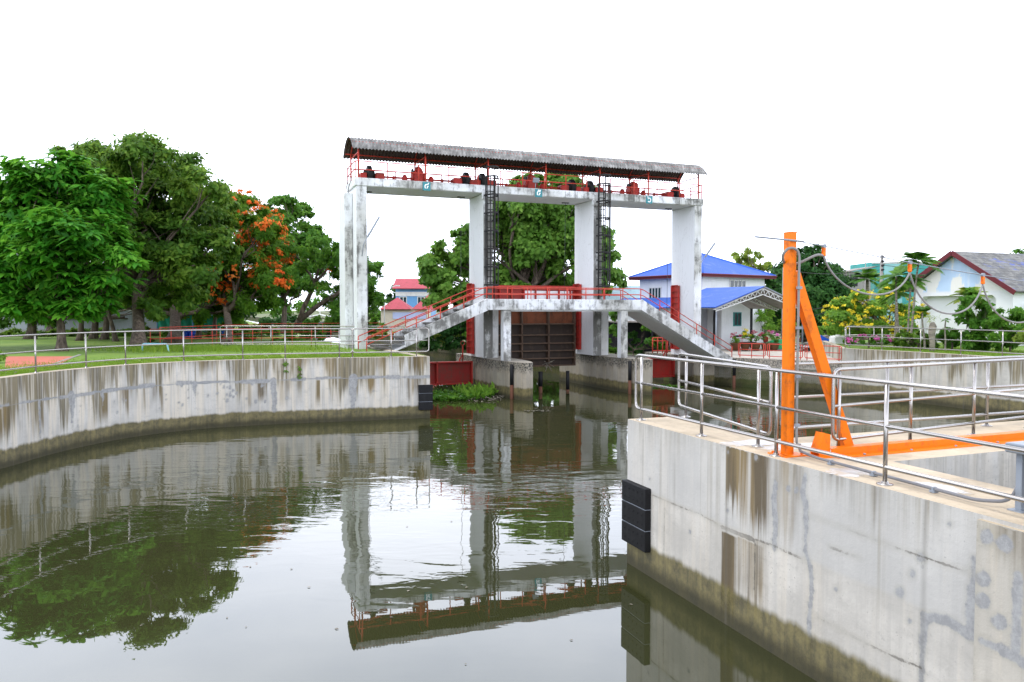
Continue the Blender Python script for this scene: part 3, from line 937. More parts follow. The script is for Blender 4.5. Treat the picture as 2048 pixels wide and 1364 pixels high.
fender('dock_fender', 'small black rubber fender at the end of the left curved wall', (p - t * .42)[:2] + (0,), t, Vector((t.y, -t.x, 0)), .5, .30, 1.2, .14)

# ================================================================== GATE STRUCTURE (local u, v, z)
def gthing(name, label, cat, group=None): return thing(name, label, cat, (GO.x, GO.y, 0), GA, group)
gate = gthing('sluice_gate_tower', 'tall weathered white concrete frame of four pillars carrying the hoist deck over the canal', 'gate tower')
PU = [-5.62, .235, 5.95, 11.8]                       # pillar centres along u
BEAM0, BEAM1 = 9.24, 9.60
for i, u in enumerate(PU):
    b = MB()
    z0 = 2.12 if i == 0 else (1.6 if i < 3 else 1.44)
    b.box((u, 1.06, (z0 + BEAM0) / 2), (.46, 2.12, BEAM0 - z0), bev=.02)
    if i == 0:      # doubled outer pilaster
        b.box((u - .42, 1.6, (z0 + BEAM0 - .2) / 2), (.36, 1.5, BEAM0 - z0 - .2), bev=.02)
    pb = b.build('pillar', M['wash_soft'] if i in (0, 3) else M['wash_black'], gate)
b = MB(); b.box((3.09, 1.08, (BEAM0 + BEAM1) / 2), (18.0, 2.24, BEAM1 - BEAM0), bev=.03)
b.build('hoist_deck', M['wash_beam'], gate)
for k in (1, 2): MB().box((PU[k], -.04, BEAM0 - .04), (.62, .22, .5), bev=.03).build('corbel', M['wash_beam'], gate)
for u0, name in ((.72, 'pier'), (6.66, 'pier')):      # cutwater piers
    pts = [(u0 - .62, 4.6), (u0 - .62, -1.5), (u0 - .45, -2.75), (u0 - .18, -3.5), (u0 + .05, -3.72), (u0 + .28, -3.5), (u0 + .5, -2.75), (u0 + .62, -1.5), (u0 + .62, 4.6)]
    b = MB()
    b.prism([p for p in reversed(pts)], -1.2, 1.6)
    b.build('pier', M['pier'], gate)
for u in (.66, 6.55): MB().box((u, .75, 2.72), (.42, .8, 2.28), bev=.015).build('wing_wall', M['wash'], gate)
b = MB(); b.prism([(11.45, 4.6), (11.45, -.6), (12.6, -.6), (12.6, 4.6)], -1.2, 1.44)
b.build('abutment', M['pier'], gate)
b = MB(); b.prism([(-7.2, 4.6), (-7.2, -2), (-5.3, -2), (-5.3, 4.6)], -1.2, 2.13)
b.build('abutment', M['pier'], gate)
# roof: corrugated asbestos barrel on red steel
def arc(v):       # roof cross-section height at v in [-.3, 2.15]
    c, hw = .92, 1.24
    t = (v - c) / hw
    return 10.80 + .66 * (1 - abs(t) ** 2.2)
UL, UR = -6.05, 12.1
pitch = .15
nu = int((UR - UL) / pitch * 6)
nv = 18
vs_ = [-.32 + 2.48 * (0.5 - 0.5 * math.cos(math.pi * j / nv)) for j in range(nv + 1)]
V = []
for j in range(nv + 1):
    v = vs_[j]
    for i in range(nu + 1):
        u = UL + (UR - UL) * i / nu
        V.append((u, v, arc(v) + 0.026 * math.cos(2 * math.pi * i / 6)))
n1_ = (nu + 1) * (nv + 1)
V2 = V + [(x, y, z - .012) for x, y, z in V]
F = []
for j in range(nv):
    for i in range(nu):
        a = j * (nu + 1) + i
        F.append((a, a + 1, a + nu + 2, a + nu + 1))
        F.append((n1_ + a, n1_ + a + nu + 1, n1_ + a + nu + 2, n1_ + a + 1))
for i in range(nu):
    F.append((i, n1_ + i, n1_ + i + 1, i + 1))
    a = nv * (nu + 1) + i
    F.append((a, a + 1, n1_ + a + 1, n1_ + a))
for j in range(nv):
    a = j * (nu + 1); F.append((a, a + nu + 1, n1_ + a + nu + 1, n1_ + a))
    a += nu; F.append((a, n1_ + a, n1_ + a + nu + 1, a + nu + 1))
s = S('corrugated_roof_sheet')
s.pos
k1 = s.noise((1.2, 1.2, 2), scale=1.4, detail=6, rough=.7)
k2 = s.noise((7, 1, 1), scale=1.2, detail=4)
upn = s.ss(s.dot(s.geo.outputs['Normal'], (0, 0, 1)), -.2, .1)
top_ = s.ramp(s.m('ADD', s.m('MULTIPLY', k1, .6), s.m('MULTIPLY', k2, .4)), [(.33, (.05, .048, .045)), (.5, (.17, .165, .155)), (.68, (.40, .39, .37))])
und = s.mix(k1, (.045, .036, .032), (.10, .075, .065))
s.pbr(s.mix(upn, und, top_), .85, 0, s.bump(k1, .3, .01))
canopy = gthing('canopy_roof', 'long curved corrugated grey roof on red steel posts above the hoist deck', 'roof')
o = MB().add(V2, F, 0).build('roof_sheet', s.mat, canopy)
POSTU = [-5.72, -2.72, .28, 3.2, 6.1, 8.85, 11.85]
for u in POSTU:
    for v in (.10, 1.98):
        MB().tube([(u, v, 9.6), (u, v, arc(v) - .03)], .04, 8).build('post', M['red_rail'], canopy)
b = MB()
for v in (.10, .92, 1.98): b.bar((UL + .08, v, arc(v) - .045), (UR - .08, v, arc(v) - .045), .05, .05)
b.build('purlin', M['red_rail'], canopy)
for u in POSTU:
    b = MB()
    b.tube([(u, v, arc(v) - .075) for v in [-.2 + 2.25 * k / 10 for k in range(11)]], .022, 6)
    b.bar((u, .10, 10.72), (u, 1.98, 10.72), .04, .04)
    b.bar((u, .10, 10.74), (u, .6, arc(.6) - .08), .03, .03)
    b.build('roof_truss', M['red_rail'], canopy)

# red railing round the hoist deck, one run per bay front and back
def pipe_rail(name, label, parent_fn, pts, posts, h, levels, mat, r=.02, rp=.02, group=None, ends=(), cat='railing'):
    t = parent_fn(name, label, cat, group)
    P = [Vector(p) for p in pts]
    for lv in levels:
        MB().tube([p + Z * (h * lv) for p in P], r, 8).build('rail', mat, t)
    for q in posts:
        q = Vector(q)
        MB().tube([q, q + Z * h], rp, 8).build('post', mat, t)
    return t
bays = [(-5.85, -.25, 'first'), (.85, 5.35, 'middle'), (6.65, 12.0, 'last')]
bn = {'first': 'left', 'middle': 'middle', 'last': 'right'}
for (a, b_, nm) in bays:
    n = 4
    q = [(a + (b_ - a) * k / n, .04, 9.6) for k in range(n + 1)]
    pipe_rail('deck_railing', 'thin red front railing of the %s bay on the hoist deck' % bn[nm], gthing, [(a, .04, 9.6), (b_, .04, 9.6)], q, .72, (1, .5), M['red_rail'], .024, .026, 'red railings on the hoist deck')
    n = 5
    q = [(a + (b_ - a) * k / n, 2.12, 9.6) for k in range(n + 1)]
    pipe_rail('deck_railing', 'thin red back railing of the %s bay on the hoist deck' % bn[nm], gthing, [(a, 2.12, 9.6), (b_, 2.12, 9.6)], q, .72, (1, .5), M['red_rail'], .024, .026, 'red railings on the hoist deck')
pipe_rail('deck_railing', 'short red end railing at the left end of the hoist deck', gthing, [(-5.87, .06, 9.6), (-5.87, 2.1, 9.6)], [(-5.87, 1.05, 9.6)], .72, (1, .5), M['red_rail'], .024, .026, 'red railings on the hoist deck')
pipe_rail('deck_railing', 'short red end railing at the right end of the hoist deck', gthing, [(12.03, .06, 9.6), (12.03, 2.1, 9.6)], [(12.03, 1.05, 9.6)], .72, (1, .5), M['red_rail'], .024, .026, 'red railings on the hoist deck')

# hoists
def hoist(nm, uL, uC, uR):
    t = gthing('gate_hoist', 'red gearbox, shaft and black winding wheels over the %s bay' % nm, 'hoist', 'red gate hoists under the canopy')
    v = .95
    b = MB(); b.box((uC, v, 9.92), (.42, .5, .64), bev=.06); b.box((uC, v, 10.25), (.30, .40, .34), bev=.10)
    b.cyl((uC - .21, v, 9.95), .19, -.10, 16, axis=(1, 0, 0)); b.cyl((uC + .21, v, 9.95), .19, .10, 16, axis=(1, 0, 0))
    b.cyl((uC, v - .25, 10.2), .13, -.08, 12, axis=(0, 1, 0))
    b.build('gearbox', M['red'], t)
    b = MB(); b.cyl((uC - .23, v, 10.15), .16, -.06, 16, axis=(1, 0, 0)); b.build('motor_cap', M['blackiron'], t)
    b = MB(); b.tube([(uL + .3, v, 9.85), (uR - .3, v, 9.85)], .045, 10)
    for uu in (uC - .62, uC + .62): b.lathe((0, 0, 0), [], 4) if False else b.tube([(uu - .12, v, 9.85), (uu - .05, v, 9.85), (uu + .05, v, 9.85), (uu + .12, v, 9.85)], [.06, .17, .17, .06], 10)
    for uu in ((uL + uC) / 2, (uR + uC) / 2): b.tube([(uu - .05, v, 9.85), (uu + .05, v, 9.85)], .075, 10)
    b.build('drive_shaft', M['red'], t)
    for uu, sg in ((uL, 1), (uR, -1)):
        b = MB()
        b.box((uu + sg * .45, v, 9.80), (.42, .55, .38), bev=.04)
        b.box((uu - sg * .28, v, 9.78), (.30, .55, .34), bev=.03)
        d = b.build('bearing_housing', M['red'], t)
        b = MB()
        b.tube([(uu - .10, v, 9.92), (uu - .09, v, 9.92), (uu + .09, v, 9.92), (uu + .10, v, 9.92)], [.30, .37, .37, .30], 24)
        b.tube([(uu - .24, v, 9.92), (uu + .24, v, 9.92)], .17, 16)
        for k in range(24):
            a = 2 * math.pi * k / 24
            b.box((uu, v + .375 * math.cos(a), 9.92 + .375 * math.sin(a)), (.16, .03, .03), M=Matrix.Rotation(a, 3, 'X'))
        b.build('winding_wheel', M['blackiron'], t)
        b = MB(); b.tube([(uu + sg * .05, 1.5, 9.24), (uu + sg * .05, 1.6, 4.2 if nm == 'middle' else 1.6)], .011, 5)
        b.build('lifting_cable', M['wire'], t)
        b = MB(); b.box((uu + sg * .05, 1.5, 9.225), (.36, .14, .03)); b.build('cable_slot', M['blackiron'], t)
    return t
hoist('left', -5.1, -2.85, -.55)
hoist('middle', .25, 2.75, 4.95)
hoist('right', 5.95, 8.45, 11.0)
# floodlight on the middle of the deck
t = gthing('floodlight', 'small grey floodlight clamped on the hoist deck edge beside the middle hoist', 'floodlight')
b = MB(); b.box((2.62, -.06, 9.98), (.30, .12, .22), M=Matrix.Rotation(.35, 3, 'X'), bev=.02); b.build('lamp_head', M['greysteel'], t)
b = MB(); b.tube([(2.62, .02, 9.6), (2.62, 0, 9.9)], .02, 6); b.build('bracket', M['greysteel'], t)

# number plates (Thai numerals four, five, six)
def glyph(ch, size, mat, parent, loc, rot):
    cu = bpy.data.curves.new('numeral', 'FONT')
    cu.body = ch; cu.size = size; cu.extrude = .004; cu.align_x = 'CENTER'; cu.align_y = 'CENTER'; cu.offset = .006
    tmp = bpy.data.objects.new('numeral_curve', cu)
    col.objects.link(tmp)
    dg = bpy.context.evaluated_depsgraph_get(); dg.update()
    me = bpy.data.meshes.new_from_object(tmp.evaluated_get(dg), depsgraph=dg)
    bpy.data.objects.remove(tmp)
    me.materials.clear(); me.materials.append(mat)
    o = bpy.data.objects.new('numeral', me); col.objects.link(o)
    o.parent = parent; o.location = loc; o.rotation_euler = rot
    return o
for u, ch, nm in ((-2.72, '\u0e54', 'left'), (2.75, '\u0e55', 'middle'), (8.8, '\u0e56', 'right')):
    t = gthing('number_plate', 'small square teal plate with a white Thai numeral on the %s beam' % nm, 'sign', 'teal number plates on the beam')
    b = MB(); b.box((u, -.075, 9.38), (.36, .02, .38), bev=.004); b.build('plate', M['plate_teal'], t)
    glyph(ch, .46, M['plate_white'], t, (u, -.092, 9.40), (R(90), 0, 0))

# caged ladders on the two middle pillars
def ladder(u, nm):
    t = gthing('caged_ladder', 'black iron caged ladder on the front of the %s middle pillar' % nm, 'ladder', 'black caged ladders')
    z0, z1, v = 4.35, 10.5, -.22
    for du in (-.17, .17):
        MB().tube([(u + du, v, z0), (u + du, v, z1), (u + du, v + .25, z1 + .02)], .03, 6).build('stile', M['blackiron'], t)
    z = z0 + .2
    while z < 9.6:
        MB().tube([(u - .17, v, z), (u + .17, v, z)], .02, 6).build('rung', M['blackiron'], t); z += .28
    hoops = [5.0 + .82 * k for k in range(7)] + [10.35]
    for z in hoops:
        pts = [(u + .30 * math.sin(a), v - .02 - .32 * (1 - math.cos(a)) * .95, z) for a in [math.pi * (k / 10) - math.pi / 2 for k in range(11)]]
        pts = [(u - .17, v, z)] + [(u - .32 * math.cos(math.pi * k / 10), v - .60 * math.sin(math.pi * k / 10), z) for k in range(11)] + [(u + .17, v, z)]
        b = MB()
        for a_, c_ in zip(pts, pts[1:]): b.bar(a_, c_, .018, .07)
        b.build('cage_hoop', M['blackiron'], t)
    b = MB()
    for k in (1, 3, 5, 7, 9):
        a = math.pi * k / 10
        b.bar((u - .32 * math.cos(a), v - .60 * math.sin(a), 5.0), (u - .32 * math.cos(a), v - .60 * math.sin(a), 9.92), .045, .02)
    b.build('cage_bar', M['blackiron'], t)
    b = MB()
    for z in (4.6, 6.3, 8.0, 9.3):
        for du in (-.17, .17): b.box((u + du, v + .11, z), (.05, .24, .05))
    b.build('wall_bracket', M['blackiron'], t)
ladder(.27, 'left')
ladder(6.06, 'right')

# twin tube lamps
t = gthing('tube_lamp', 'slanted fluorescent tube lamp on a bent arm at the left pillar', 'lamp', 'slanted tube lamps')
def tl(t, u, v, z, sgn, s_=1.0):
    MB().tube(fillet([(u, v, z - .95 * s_), (u + .05 * sgn, v - .05, z - .45 * s_), (u + .22 * sgn, v - .12, z - .12)], .2), .018, 6).build('arm', M['greysteel'], t)
    MB().bar((u + .22 * sgn, v - .12, z - .12), (u + .72 * sgn, v - .25, z + .75 * s_), .14, .07).build('lamp_housing', M['greysteel'], t)
    MB().tube([(u + .25 * sgn, v - .14, z - .12), (u + .70 * sgn, v - .27, z + .68 * s_)], .025, 8).build('tube', M['plastic'], t)
tl(t, -5.62, -.02, 7.15, 1)
t2 = gthing('tube_lamp', 'slanted fluorescent tube lamp poking out behind the right pillar above the blue roof', 'lamp', 'slanted tube lamps')
tl(t2, 12.15, .3, 6.75, 1, .8)
# downpipe cables on the left pillar
t = gthing('conduit_line', 'thin dark cable conduit run down the outer left pillar', 'cable')
for v, u in ((1.0, -6.03), (1.8, -6.04)):
    MB().tube([(u, v, 2.2), (u, v + .1, 5.0), (u - .01, v, 7.0), (u, v - .05, 9.2), (u + .1, v - .3, 9.7)], .018, 5).build('cable', M['wire'], t)

# ---- footbridge with a stair at each end
br = gthing('footbridge', 'white concrete footbridge with stairs down both ends in front of the pillars', 'footbridge')
ZB0, ZB1 = 3.85, 4.33
KL, KR = -.60, 7.12
b = MB(); b.box(((KL + KR) / 2, -1.17, (ZB0 + ZB1) / 2), (KR - KL, 2.06, ZB1 - ZB0), bev=.015); b.build('deck', M['wash_beam'], br)
for u in (.36, 6.25):
    b = MB(); b.box((u, -1.94, 2.72), (.36, .36, 2.25), bev=.02); b.build('column', M['wash_beam'], br)
b = MB(); b.box((4.0, -1.94, 3.84), (7.6, .30, .10)); b.build('cross_beam', M['wash'], br)
M['tread'] = concrete('worn_stair_concrete', (.10, .095, .085), 9, .2, .2, 0, None, black=0, boards=False, topc=(.05, .045, .038))
def stair(sgn, uk, zend, n, lab):
    run, rise = 5.2, ZB1 - zend
    sb = MB()
    for v in (-2.16, -.20):
        w = .09
        ue = uk + sgn * (run if sgn > 0 else run - 1.55)
        ze = ZB1 - rise * abs(ue - uk) / run
        pts = [(uk, ZB1 + .02), (ue, ze + .02), (ue + (0 if sgn < 0 else .0), max(ze - .50, zend if sgn < 0 else ze - .5)), (uk, ZB0 - .02)]
        a = [Vector((x, v - w, z)) for x, z in pts]; c = [Vector((x, v + w, z)) for x, z in pts]
        sb.slab(a, (0, 1, 0), 2 * w)
    st = sb.build('stringer', M['wash_beam'], br)
    tb = MB()
    tr = MB()
    for k in range(n):
        u0 = uk + sgn * run * (k + .5) / n
        z = ZB1 - rise * (k + 1) / n
        tr.box((u0, -1.18, z - .06), (run / n + .04, 1.86, .06))
    tr.build('treads', M['tread'], br)
    # soffit slab
    tb.slab([Vector((uk, -2.07, ZB0 + .06)), Vector((uk + sgn * run, -2.07, ZB0 + .06 - rise)), Vector((uk + sgn * run, -2.07, ZB0 - .02 - rise)), Vector((uk, -2.07, ZB0 - .04))], (0, 1, 0), 1.78)
    tb.build('stair_flight', M['wash'], br)
stair(-1, KL, 2.14, 11, 'left')
stair(1, KR, 1.47, 14, 'right')
def bridge_rail(v, nm):
    t = gthing('bridge_railing', 'red pipe railing along the %s side of the footbridge and down both stairs' % nm, 'railing', 'red footbridge railings')
    h = .52
    zl = 2.14 + .05; zr = 1.47 + .05
    line = [(KL - 5.25, v, zl), (KL - .05, v, ZB1), (KR + .05, v, ZB1), (KR + 5.25, v, zr)]
    for dz in (h, .24):
        MB().tube(fillet([Vector(p) + Z * dz for p in line], .2), .020, 8).build('rail', M['red_rail'], t)
    for u in [KL - 5.25, KL - 4.2, KL - 3.15, KL - 2.1, KL - 1.05] :
        z = ZB1 + (zl - ZB1) * (KL - u) / 5.25
        MB().tube([(u, v, z - .06), (u, v, z + h)], .022, 8).build('post', M['red_rail'], t)
    for k in range(9):
        u = KL + (KR - KL) * k / 8
        MB().tube([(u, v, ZB1 - .02), (u, v, ZB1 + h)], .022, 8).build('post', M['red_rail'], t)
    for k in range(1, 6):
        u = KR + 1.05 * k
        z = ZB1 + (zr - ZB1) * (u - KR) / 5.25
        MB().tube([(u, v, z - .06), (u, v, z + h)], .022, 8).build('post', M['red_rail'], t)
    for k in range(0, 3):
        u = KL + (KR - KL) * (k + .5) / 3
bridge_rail(-2.12, 'front')
bridge_rail(-.22, 'back')

# ---- gate leaves
def leaf(nm, label, u0, u1, z0, z1, v, cols, rows, mats, extra=None):
    t = gthing('gate_leaf', label, 'gate', 'steel sluice gate leaves')
    w, h = u1 - u0, z1 - z0
    if nm == 'middle':
        MB().box(((u0 + u1) / 2, v + .05, (z1 + 3.15) / 2), (w, .03, z1 - 3.15)).build('skin_plate', mats[0], t)
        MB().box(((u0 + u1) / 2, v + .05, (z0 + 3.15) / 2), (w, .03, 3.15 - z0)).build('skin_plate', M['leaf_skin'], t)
    else: MB().box(((u0 + u1) / 2, v + .05, (z0 + z1) / 2), (w, .03, h)).build('skin_plate', mats[0], t)
    for k in range(cols + 1):
        u = u0 + .03 + (w - .06) * k / cols
        MB().box((u, v - .10, (z0 + z1) / 2), (.07, .27, h)).build('stiffener', mats[1], t)
    for z in rows:
        MB().box(((u0 + u1) / 2, v - .11, z), (w - .01, .25, .06)).build('girder', mats[1], t)
    return t
leaf('left', 'low red steel gate leaf in the left bay above floating plants', -5.3, -.02, .28, 1.38, 1.75, 3, (.31, 1.35), (M['red_dark'], M['red']))
leaf('right', 'low red steel gate leaf in the right bay behind the near railing', 7.35, 11.45, .25, 1.30, 1.75, 3, (.28, 1.27), (M['red'], M['red']))
M['rust'] = paint('rust_brown_steel', (.20, .065, .030), .75, .75, lo=.40, dirtc=(.06, .035, .02))
M['rust_dark'] = paint('wet_brown_steel', (.125, .080, .055), .6, .7, lo=.42, dirtc=(.05, .04, .03))
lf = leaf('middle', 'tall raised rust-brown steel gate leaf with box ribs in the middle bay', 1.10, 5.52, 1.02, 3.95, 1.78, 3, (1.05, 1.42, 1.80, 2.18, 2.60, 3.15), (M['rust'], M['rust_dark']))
b = MB(); b.box((3.1, 1.80, 4.55), (4.8, .10, .9)); 
b.build('upper_panel', M['red_dark'], lf)
b = MB(); b.box((3.1, 1.70, 5.02), (4.85, .30, .09)); b.box((3.1, 1.70, 4.05), (4.85, .30, .06))
for k in range(8): b.box((.78 + k * .64, 1.68, 4.55), (.05, .2, .9))
b.build('upper_frame', M['red'], lf)
b = MB(); b.box((4.1, 1.735, 4.5), (2.6, .02, .62)); b.build('pale_panel', M['white'], lf)
b = MB()
for k in range(12): b.tube([(3.75 + random.uniform(-.1, .1), 1.15, 1.2 + .0), (3.75 + random.uniform(-.35, .35), 1.0, .75 + random.uniform(0, .7))], .012, 5)

tag(b.build('driftwood', M['palebark']), 'dry twigs caught on the ribs of the middle gate leaf', 'twigs')
bpy.data.objects['driftwood'].location = (GO.x, GO.y, 0); bpy.data.objects['driftwood'].rotation_euler = (0, 0, GA)
# guides with ribs
for u, z0, z1, nm in ((-.02, 1.75, 5.1, 'left bay, beside the left middle pillar'), (5.70, 1.85, 5.15, 'middle bay, beside the right middle pillar'), (11.55, 1.75, 5.15, 'right bay, beside the right end pillar')):
    t = gthing('gate_guide', 'upright ribbed red steel guide in the %s' % nm, 'gate guide', 'ribbed red gate guides')
    MB().box((u - .06, 1.52, (z0 + z1) / 2), (.10, .56, z1 - z0)).build('back_plate', M['red'], t)
    MB().box((u - .15, 1.78, (z0 + z1) / 2), (.14, .05, z1 - z0)).build('flange', M['red'], t)
    n = 11
    for k in range(n + 1):
        z = z0 + (z1 - z0) * k / n
        MB().slab([Vector((u - .11, 1.26, z)), Vector((u - .16, 1.28, z)), Vector((u - .21, 1.76, z)), Vector((u - .11, 1.76, z))], (0, 0, 1), .03).build('rib', M['red'], t)
# guide piles in the water
def pile(u, v, z1, nm, r=.085, low=.62):
    t = gthing('guide_pile', nm, 'pile', 'black and rusty piles in front of the gate')
    MB().tube([(u, v, low), (u, v, z1)], r, 12).build('upper_sleeve', M['black'], t)
    MB().tube([(u, v, -.6), (u, v, low + .01)], r * .92, 12).build('lower_pile', M['rustpost'], t)
pile(.26, -2.9, 1.5, 'slim black pile with rusty foot on the left pier nose')
pile(6.10, -2.9, 1.52, 'slim black pile with rusty foot on the right pier nose')
pile(2.45, -1.0, .98, 'dark brown pile in the water below the middle gate leaf', .10, .3)
pile(3.85, -1.0, .98, 'black pile in the water at the right edge of the middle bay', .085, .1)
t = thing('guide_pile', 'slim black pile with rusty foot in front of the concrete yard wall', 'pile', W(1468, 775, 0), 0, 'black and rusty piles in front of the gate')
MB().tube([(0, 0, .6), (0, 0, 1.42)], .085, 12).build('upper_sleeve', M['black'], t)
MB().tube([(0, 0, -.6), (0, 0, .61)], .08, 12).build('lower_pile', M['rustpost'], t)
# red valve hooks on the side leaves
for u, nm in ((-.5, 'left'), (10.95, 'right')):
    t = gthing('lifting_rod', 'red lifting rod with a hook above the low %s gate leaf' % nm, 'rod', 'red lifting rods')
    MB().tube([(u, 1.6, 1.38), (u, 1.6, 2.15)], .035, 8).build('rod', M['red'], t)
    MB().tube([(u + .10 * math.sin(a), 1.6, 2.25 + .10 * math.cos(a)) for a in [2 * math.pi * k / 12 for k in range(12)]], .02, 6, closed=True).build('eye', M['red'], t)
    MB().bar((u - .18, 1.6, 1.4), (u, 1.6, 1.75), .05, .05).build('strut', M['red'], t)
# ================================================================== STAINLESS RAILINGS
def loop_rail(name, label, line, posts, h, group, closed=(True, True), r=.021, rp=.021, inset=0.12, low=.17, mid=.57, plates=True, mat=None, cat='railing'):
    mat = mat or M['steel']
    P = [Vector(p) for p in line]
    base = P[0].copy()
    t = thing(name, label, cat, base, 0, group)
    P = [p - base for p in P]
    top = [p + Z * h for p in P]; bot = [p + Z * h * low for p in P]; md = [p + Z * h * mid for p in P]
    path = list(top)
    if closed[1]: path = path + list(reversed(bot))
    if closed[0]:
        if closed[1]:
            m0 = (top[0] + bot[0]) / 2
            path = [m0] + path + [m0]
        else:
            path = list(reversed(bot)) + path
    path = fillet(path, h * .11, 5)
    MB().tube(path, r, 10, cap=not (closed[0] and closed[1])).build('rail_frame', mat, t)
    if not any(closed) or (not closed[0] and not closed[1]):
        MB().tube(bot, r, 10).build('bottom_rail', mat, t)
    MB().tube(md, r * .9, 10).build('middle_rail', mat, t)
    for q in posts:
        q = Vector(q) - base
        po = MB().tube([q, q + Z * (h - r)], rp, 10).build('post', mat, t)
        if plates:
            MB().lathe(q, [(0.001, .0), (.075, .0), (.075, .008), (.034, .012), (.030, .03), (.02, .03)], 16).build('base_plate', mat, po)
    return t
def pt(px, py, z=2.2): return W(px, py, z)
HR = .97
SS = 'stainless steel railings'
off = PD * 0 - PN * .13
f0 = P0 + PD * .02 + off
posts = [f0 + PD * ((pt(px, py) - f0).dot(PD)) for px, py in ((1285, 840), (1401, 872), (1548.6, 911.6), (1777, 968))]
sp_ = 1.52
while (posts[-1] - f0).dot(PD) < 9.5: posts.append(posts[-1] + PD * sp_)
loop_rail('steel_railing', 'nearest long stainless railing with three rails along the edge of the near lock wall', [f0 - PD * .02, posts[-1]], posts, HR, SS, (True, False))
b0 = TIP + (Q - TIP).normalized() * .08 + Vector((-.05, 0, 0)); b1 = pt(1540, 898)
loop_rail('steel_railing', 'short closed stainless railing panel on the far edge of the peninsula tip', [pt(1357, 831), b1], [pt(1371.6, 834), pt(1516, 893)], HR, SS)
q0 = pt(1563, 882); dq = GU
q0 = pt(1562, 884)
pf = [q0 + dq * k for k in (1.75, 3.65, 5.4, 7.2)]
loop_rail('steel_railing', 'stainless railing along the far edge of the peninsula, behind the orange mast', [q0, q0 + dq * 9.0], pf, HR, SS, (True, False))
r0 = pt(1655, 905)
d3 = (pt(1947, 871) - pt(1820, 888)).normalized()
r0 = pt(1820, 888) - d3 * 1.42
pf = [r0 + d3 * k for k in (.10, 1.42, 2.75, 4.1, 5.5)]
loop_rail('steel_railing', 'stainless railing with a rounded end beside the orange brace', [r0, r0 + d3 * 7.0], pf, HR, SS, (True, False))

# left bank
lw_in = offset(LWc, .16)
def near_px(path, px):
    return min((p for p in path if p.y > 8), key=lambda p: abs(1024 + p.x / p.y * FPX - px))
def left_run(pxa, pxb, posts, name, label, closed):
    ia = 0 if pxa is None else min(range(len(lw_in)), key=lambda i: abs(1024 + lw_in[i].x / max(lw_in[i].y, 6) * FPX - pxa) + (1e4 if lw_in[i].y < 8 else 0))
    ib = min(range(len(lw_in)), key=lambda i: abs(1024 + lw_in[i].x / max(lw_in[i].y, 6) * FPX - pxb) + (1e4 if lw_in[i].y < 8 else 0))
    seg = [Vector((p.x, p.y, 2.2)) for p in lw_in[ia:ib + 1]]
    ps = []
    for px in posts:
        p = near_px(lw_in, px); ps.append(Vector((p.x, p.y, 2.2)))
    if pxa is None:
        q = resample(lw_in[:near_i0 + 1], 1.85)
        ps = [Vector((p.x, p.y, 2.2)) for p in q[:-1]] + ps
    loop_rail(name, label, seg, ps, 1.0, SS, closed, .022, .022)
near_i0 = min(range(len(lw_in)), key=lambda i: abs(1024 + lw_in[i].x / max(lw_in[i].y, 6) * FPX - 63) + (1e4 if lw_in[i].y < 8 else 0))
left_run(None, 699, (63, 160, 263, 368, 474, 579, 685), 'steel_railing', 'long curved stainless railing along the top of the left basin wall', (False, True))
left_run(704, 851, (717, 778, 838), 'steel_railing', 'short closed stainless railing panel at the end of the left curved wall', (True, True))
a, b_ = W(441, 693.5, 2.2), W(812, 694.5, 2.2)
a.z = b_.z = 2.15
ps = [a.lerp(b_, k) for k in (.035, .275, .515, .755, .985)]
loop_rail('steel_railing', 'stainless railing across the back of the left lawn in front of the left stair', [a, b_], ps, .98, SS, (True, True), .022, .022)
# right bank
ri = offset(RWc, .16)
seg = [Vector((p.x, p.y, 2.1)) for p in ri[:46]]
ps = [Vector((p.x, p.y, 2.1)) for p in resample(ri[:46], 1.85)]
loop_rail('steel_railing', 'far stainless railing along the top of the right basin wall in front of the lawn', seg, ps[:-1], .98, SS, (True, False), .022, .022)
a, b_ = D(1692, 688, 38.2), D(1803, 687, 38.2); a.z = b_.z = 2.05
loop_rail('steel_railing', 'short stainless railing panel behind the pink flower bed on the right lawn', [a, b_], [a.lerp(b_, k) for k in (.06, .5, .96)], 1.0, SS, (True, True), .022, .022)

# red thin railings: left bank
def red_fence(label, line, posts, h, r=.014, levels=(1.0, .5)):
    base = Vector(line[0])
    t = thing('red_railing', label, 'railing', base, 0, 'thin red pipe railings on the banks')
    for lv in levels:
        MB().tube([Vector(p) - base + Z * h * lv for p in line], r, 8).build('rail', M['red_rail'], t)
    for q in posts:
        q = Vector(q) - base
        MB().tube([q, q + Z * h], r, 8).build('post', M['red_rail'], t)
    return t
def line_posts(a, b, n): return [Vector(a).lerp(Vector(b), k / n) for k in range(n + 1)]
a, b_ = W(301, 697, 2.14), G(-6.6, 2.6, 2.14)
red_fence('red pipe railing behind the left lawn under the trees', [a, b_], line_posts(a, b_, 9), .86)
a2 = W(300, 699, 2.14) + Vector((.4, .1, 0)); c2 = a2 + Vector((1.5, 9, 0))
red_fence('red pipe railing running back from the corner of the left lawn toward the trees', [a2, c2, c2 + Vector((6, 3, 0))], [a2, a2.lerp(c2, .5), c2, c2 + Vector((3, 1.5, 0)), c2 + Vector((6, 3, 0))], .95)
# pale blue pipe rail on the grass
t = thing('blue_pipe', 'pale blue bent pipe lying over the grass behind the left railing', 'pipe', W(285, 702, 2.14))
MB().tube(fillet([Vector((0, 0, 0)), Vector((0, 0, .30)), Vector((1.05, -.05, .30)), Vector((1.45, -.8, .02))], .1), .035, 8).build('pipe', paint('pale_blue_paint', (.25, .48, .58), .2), t)
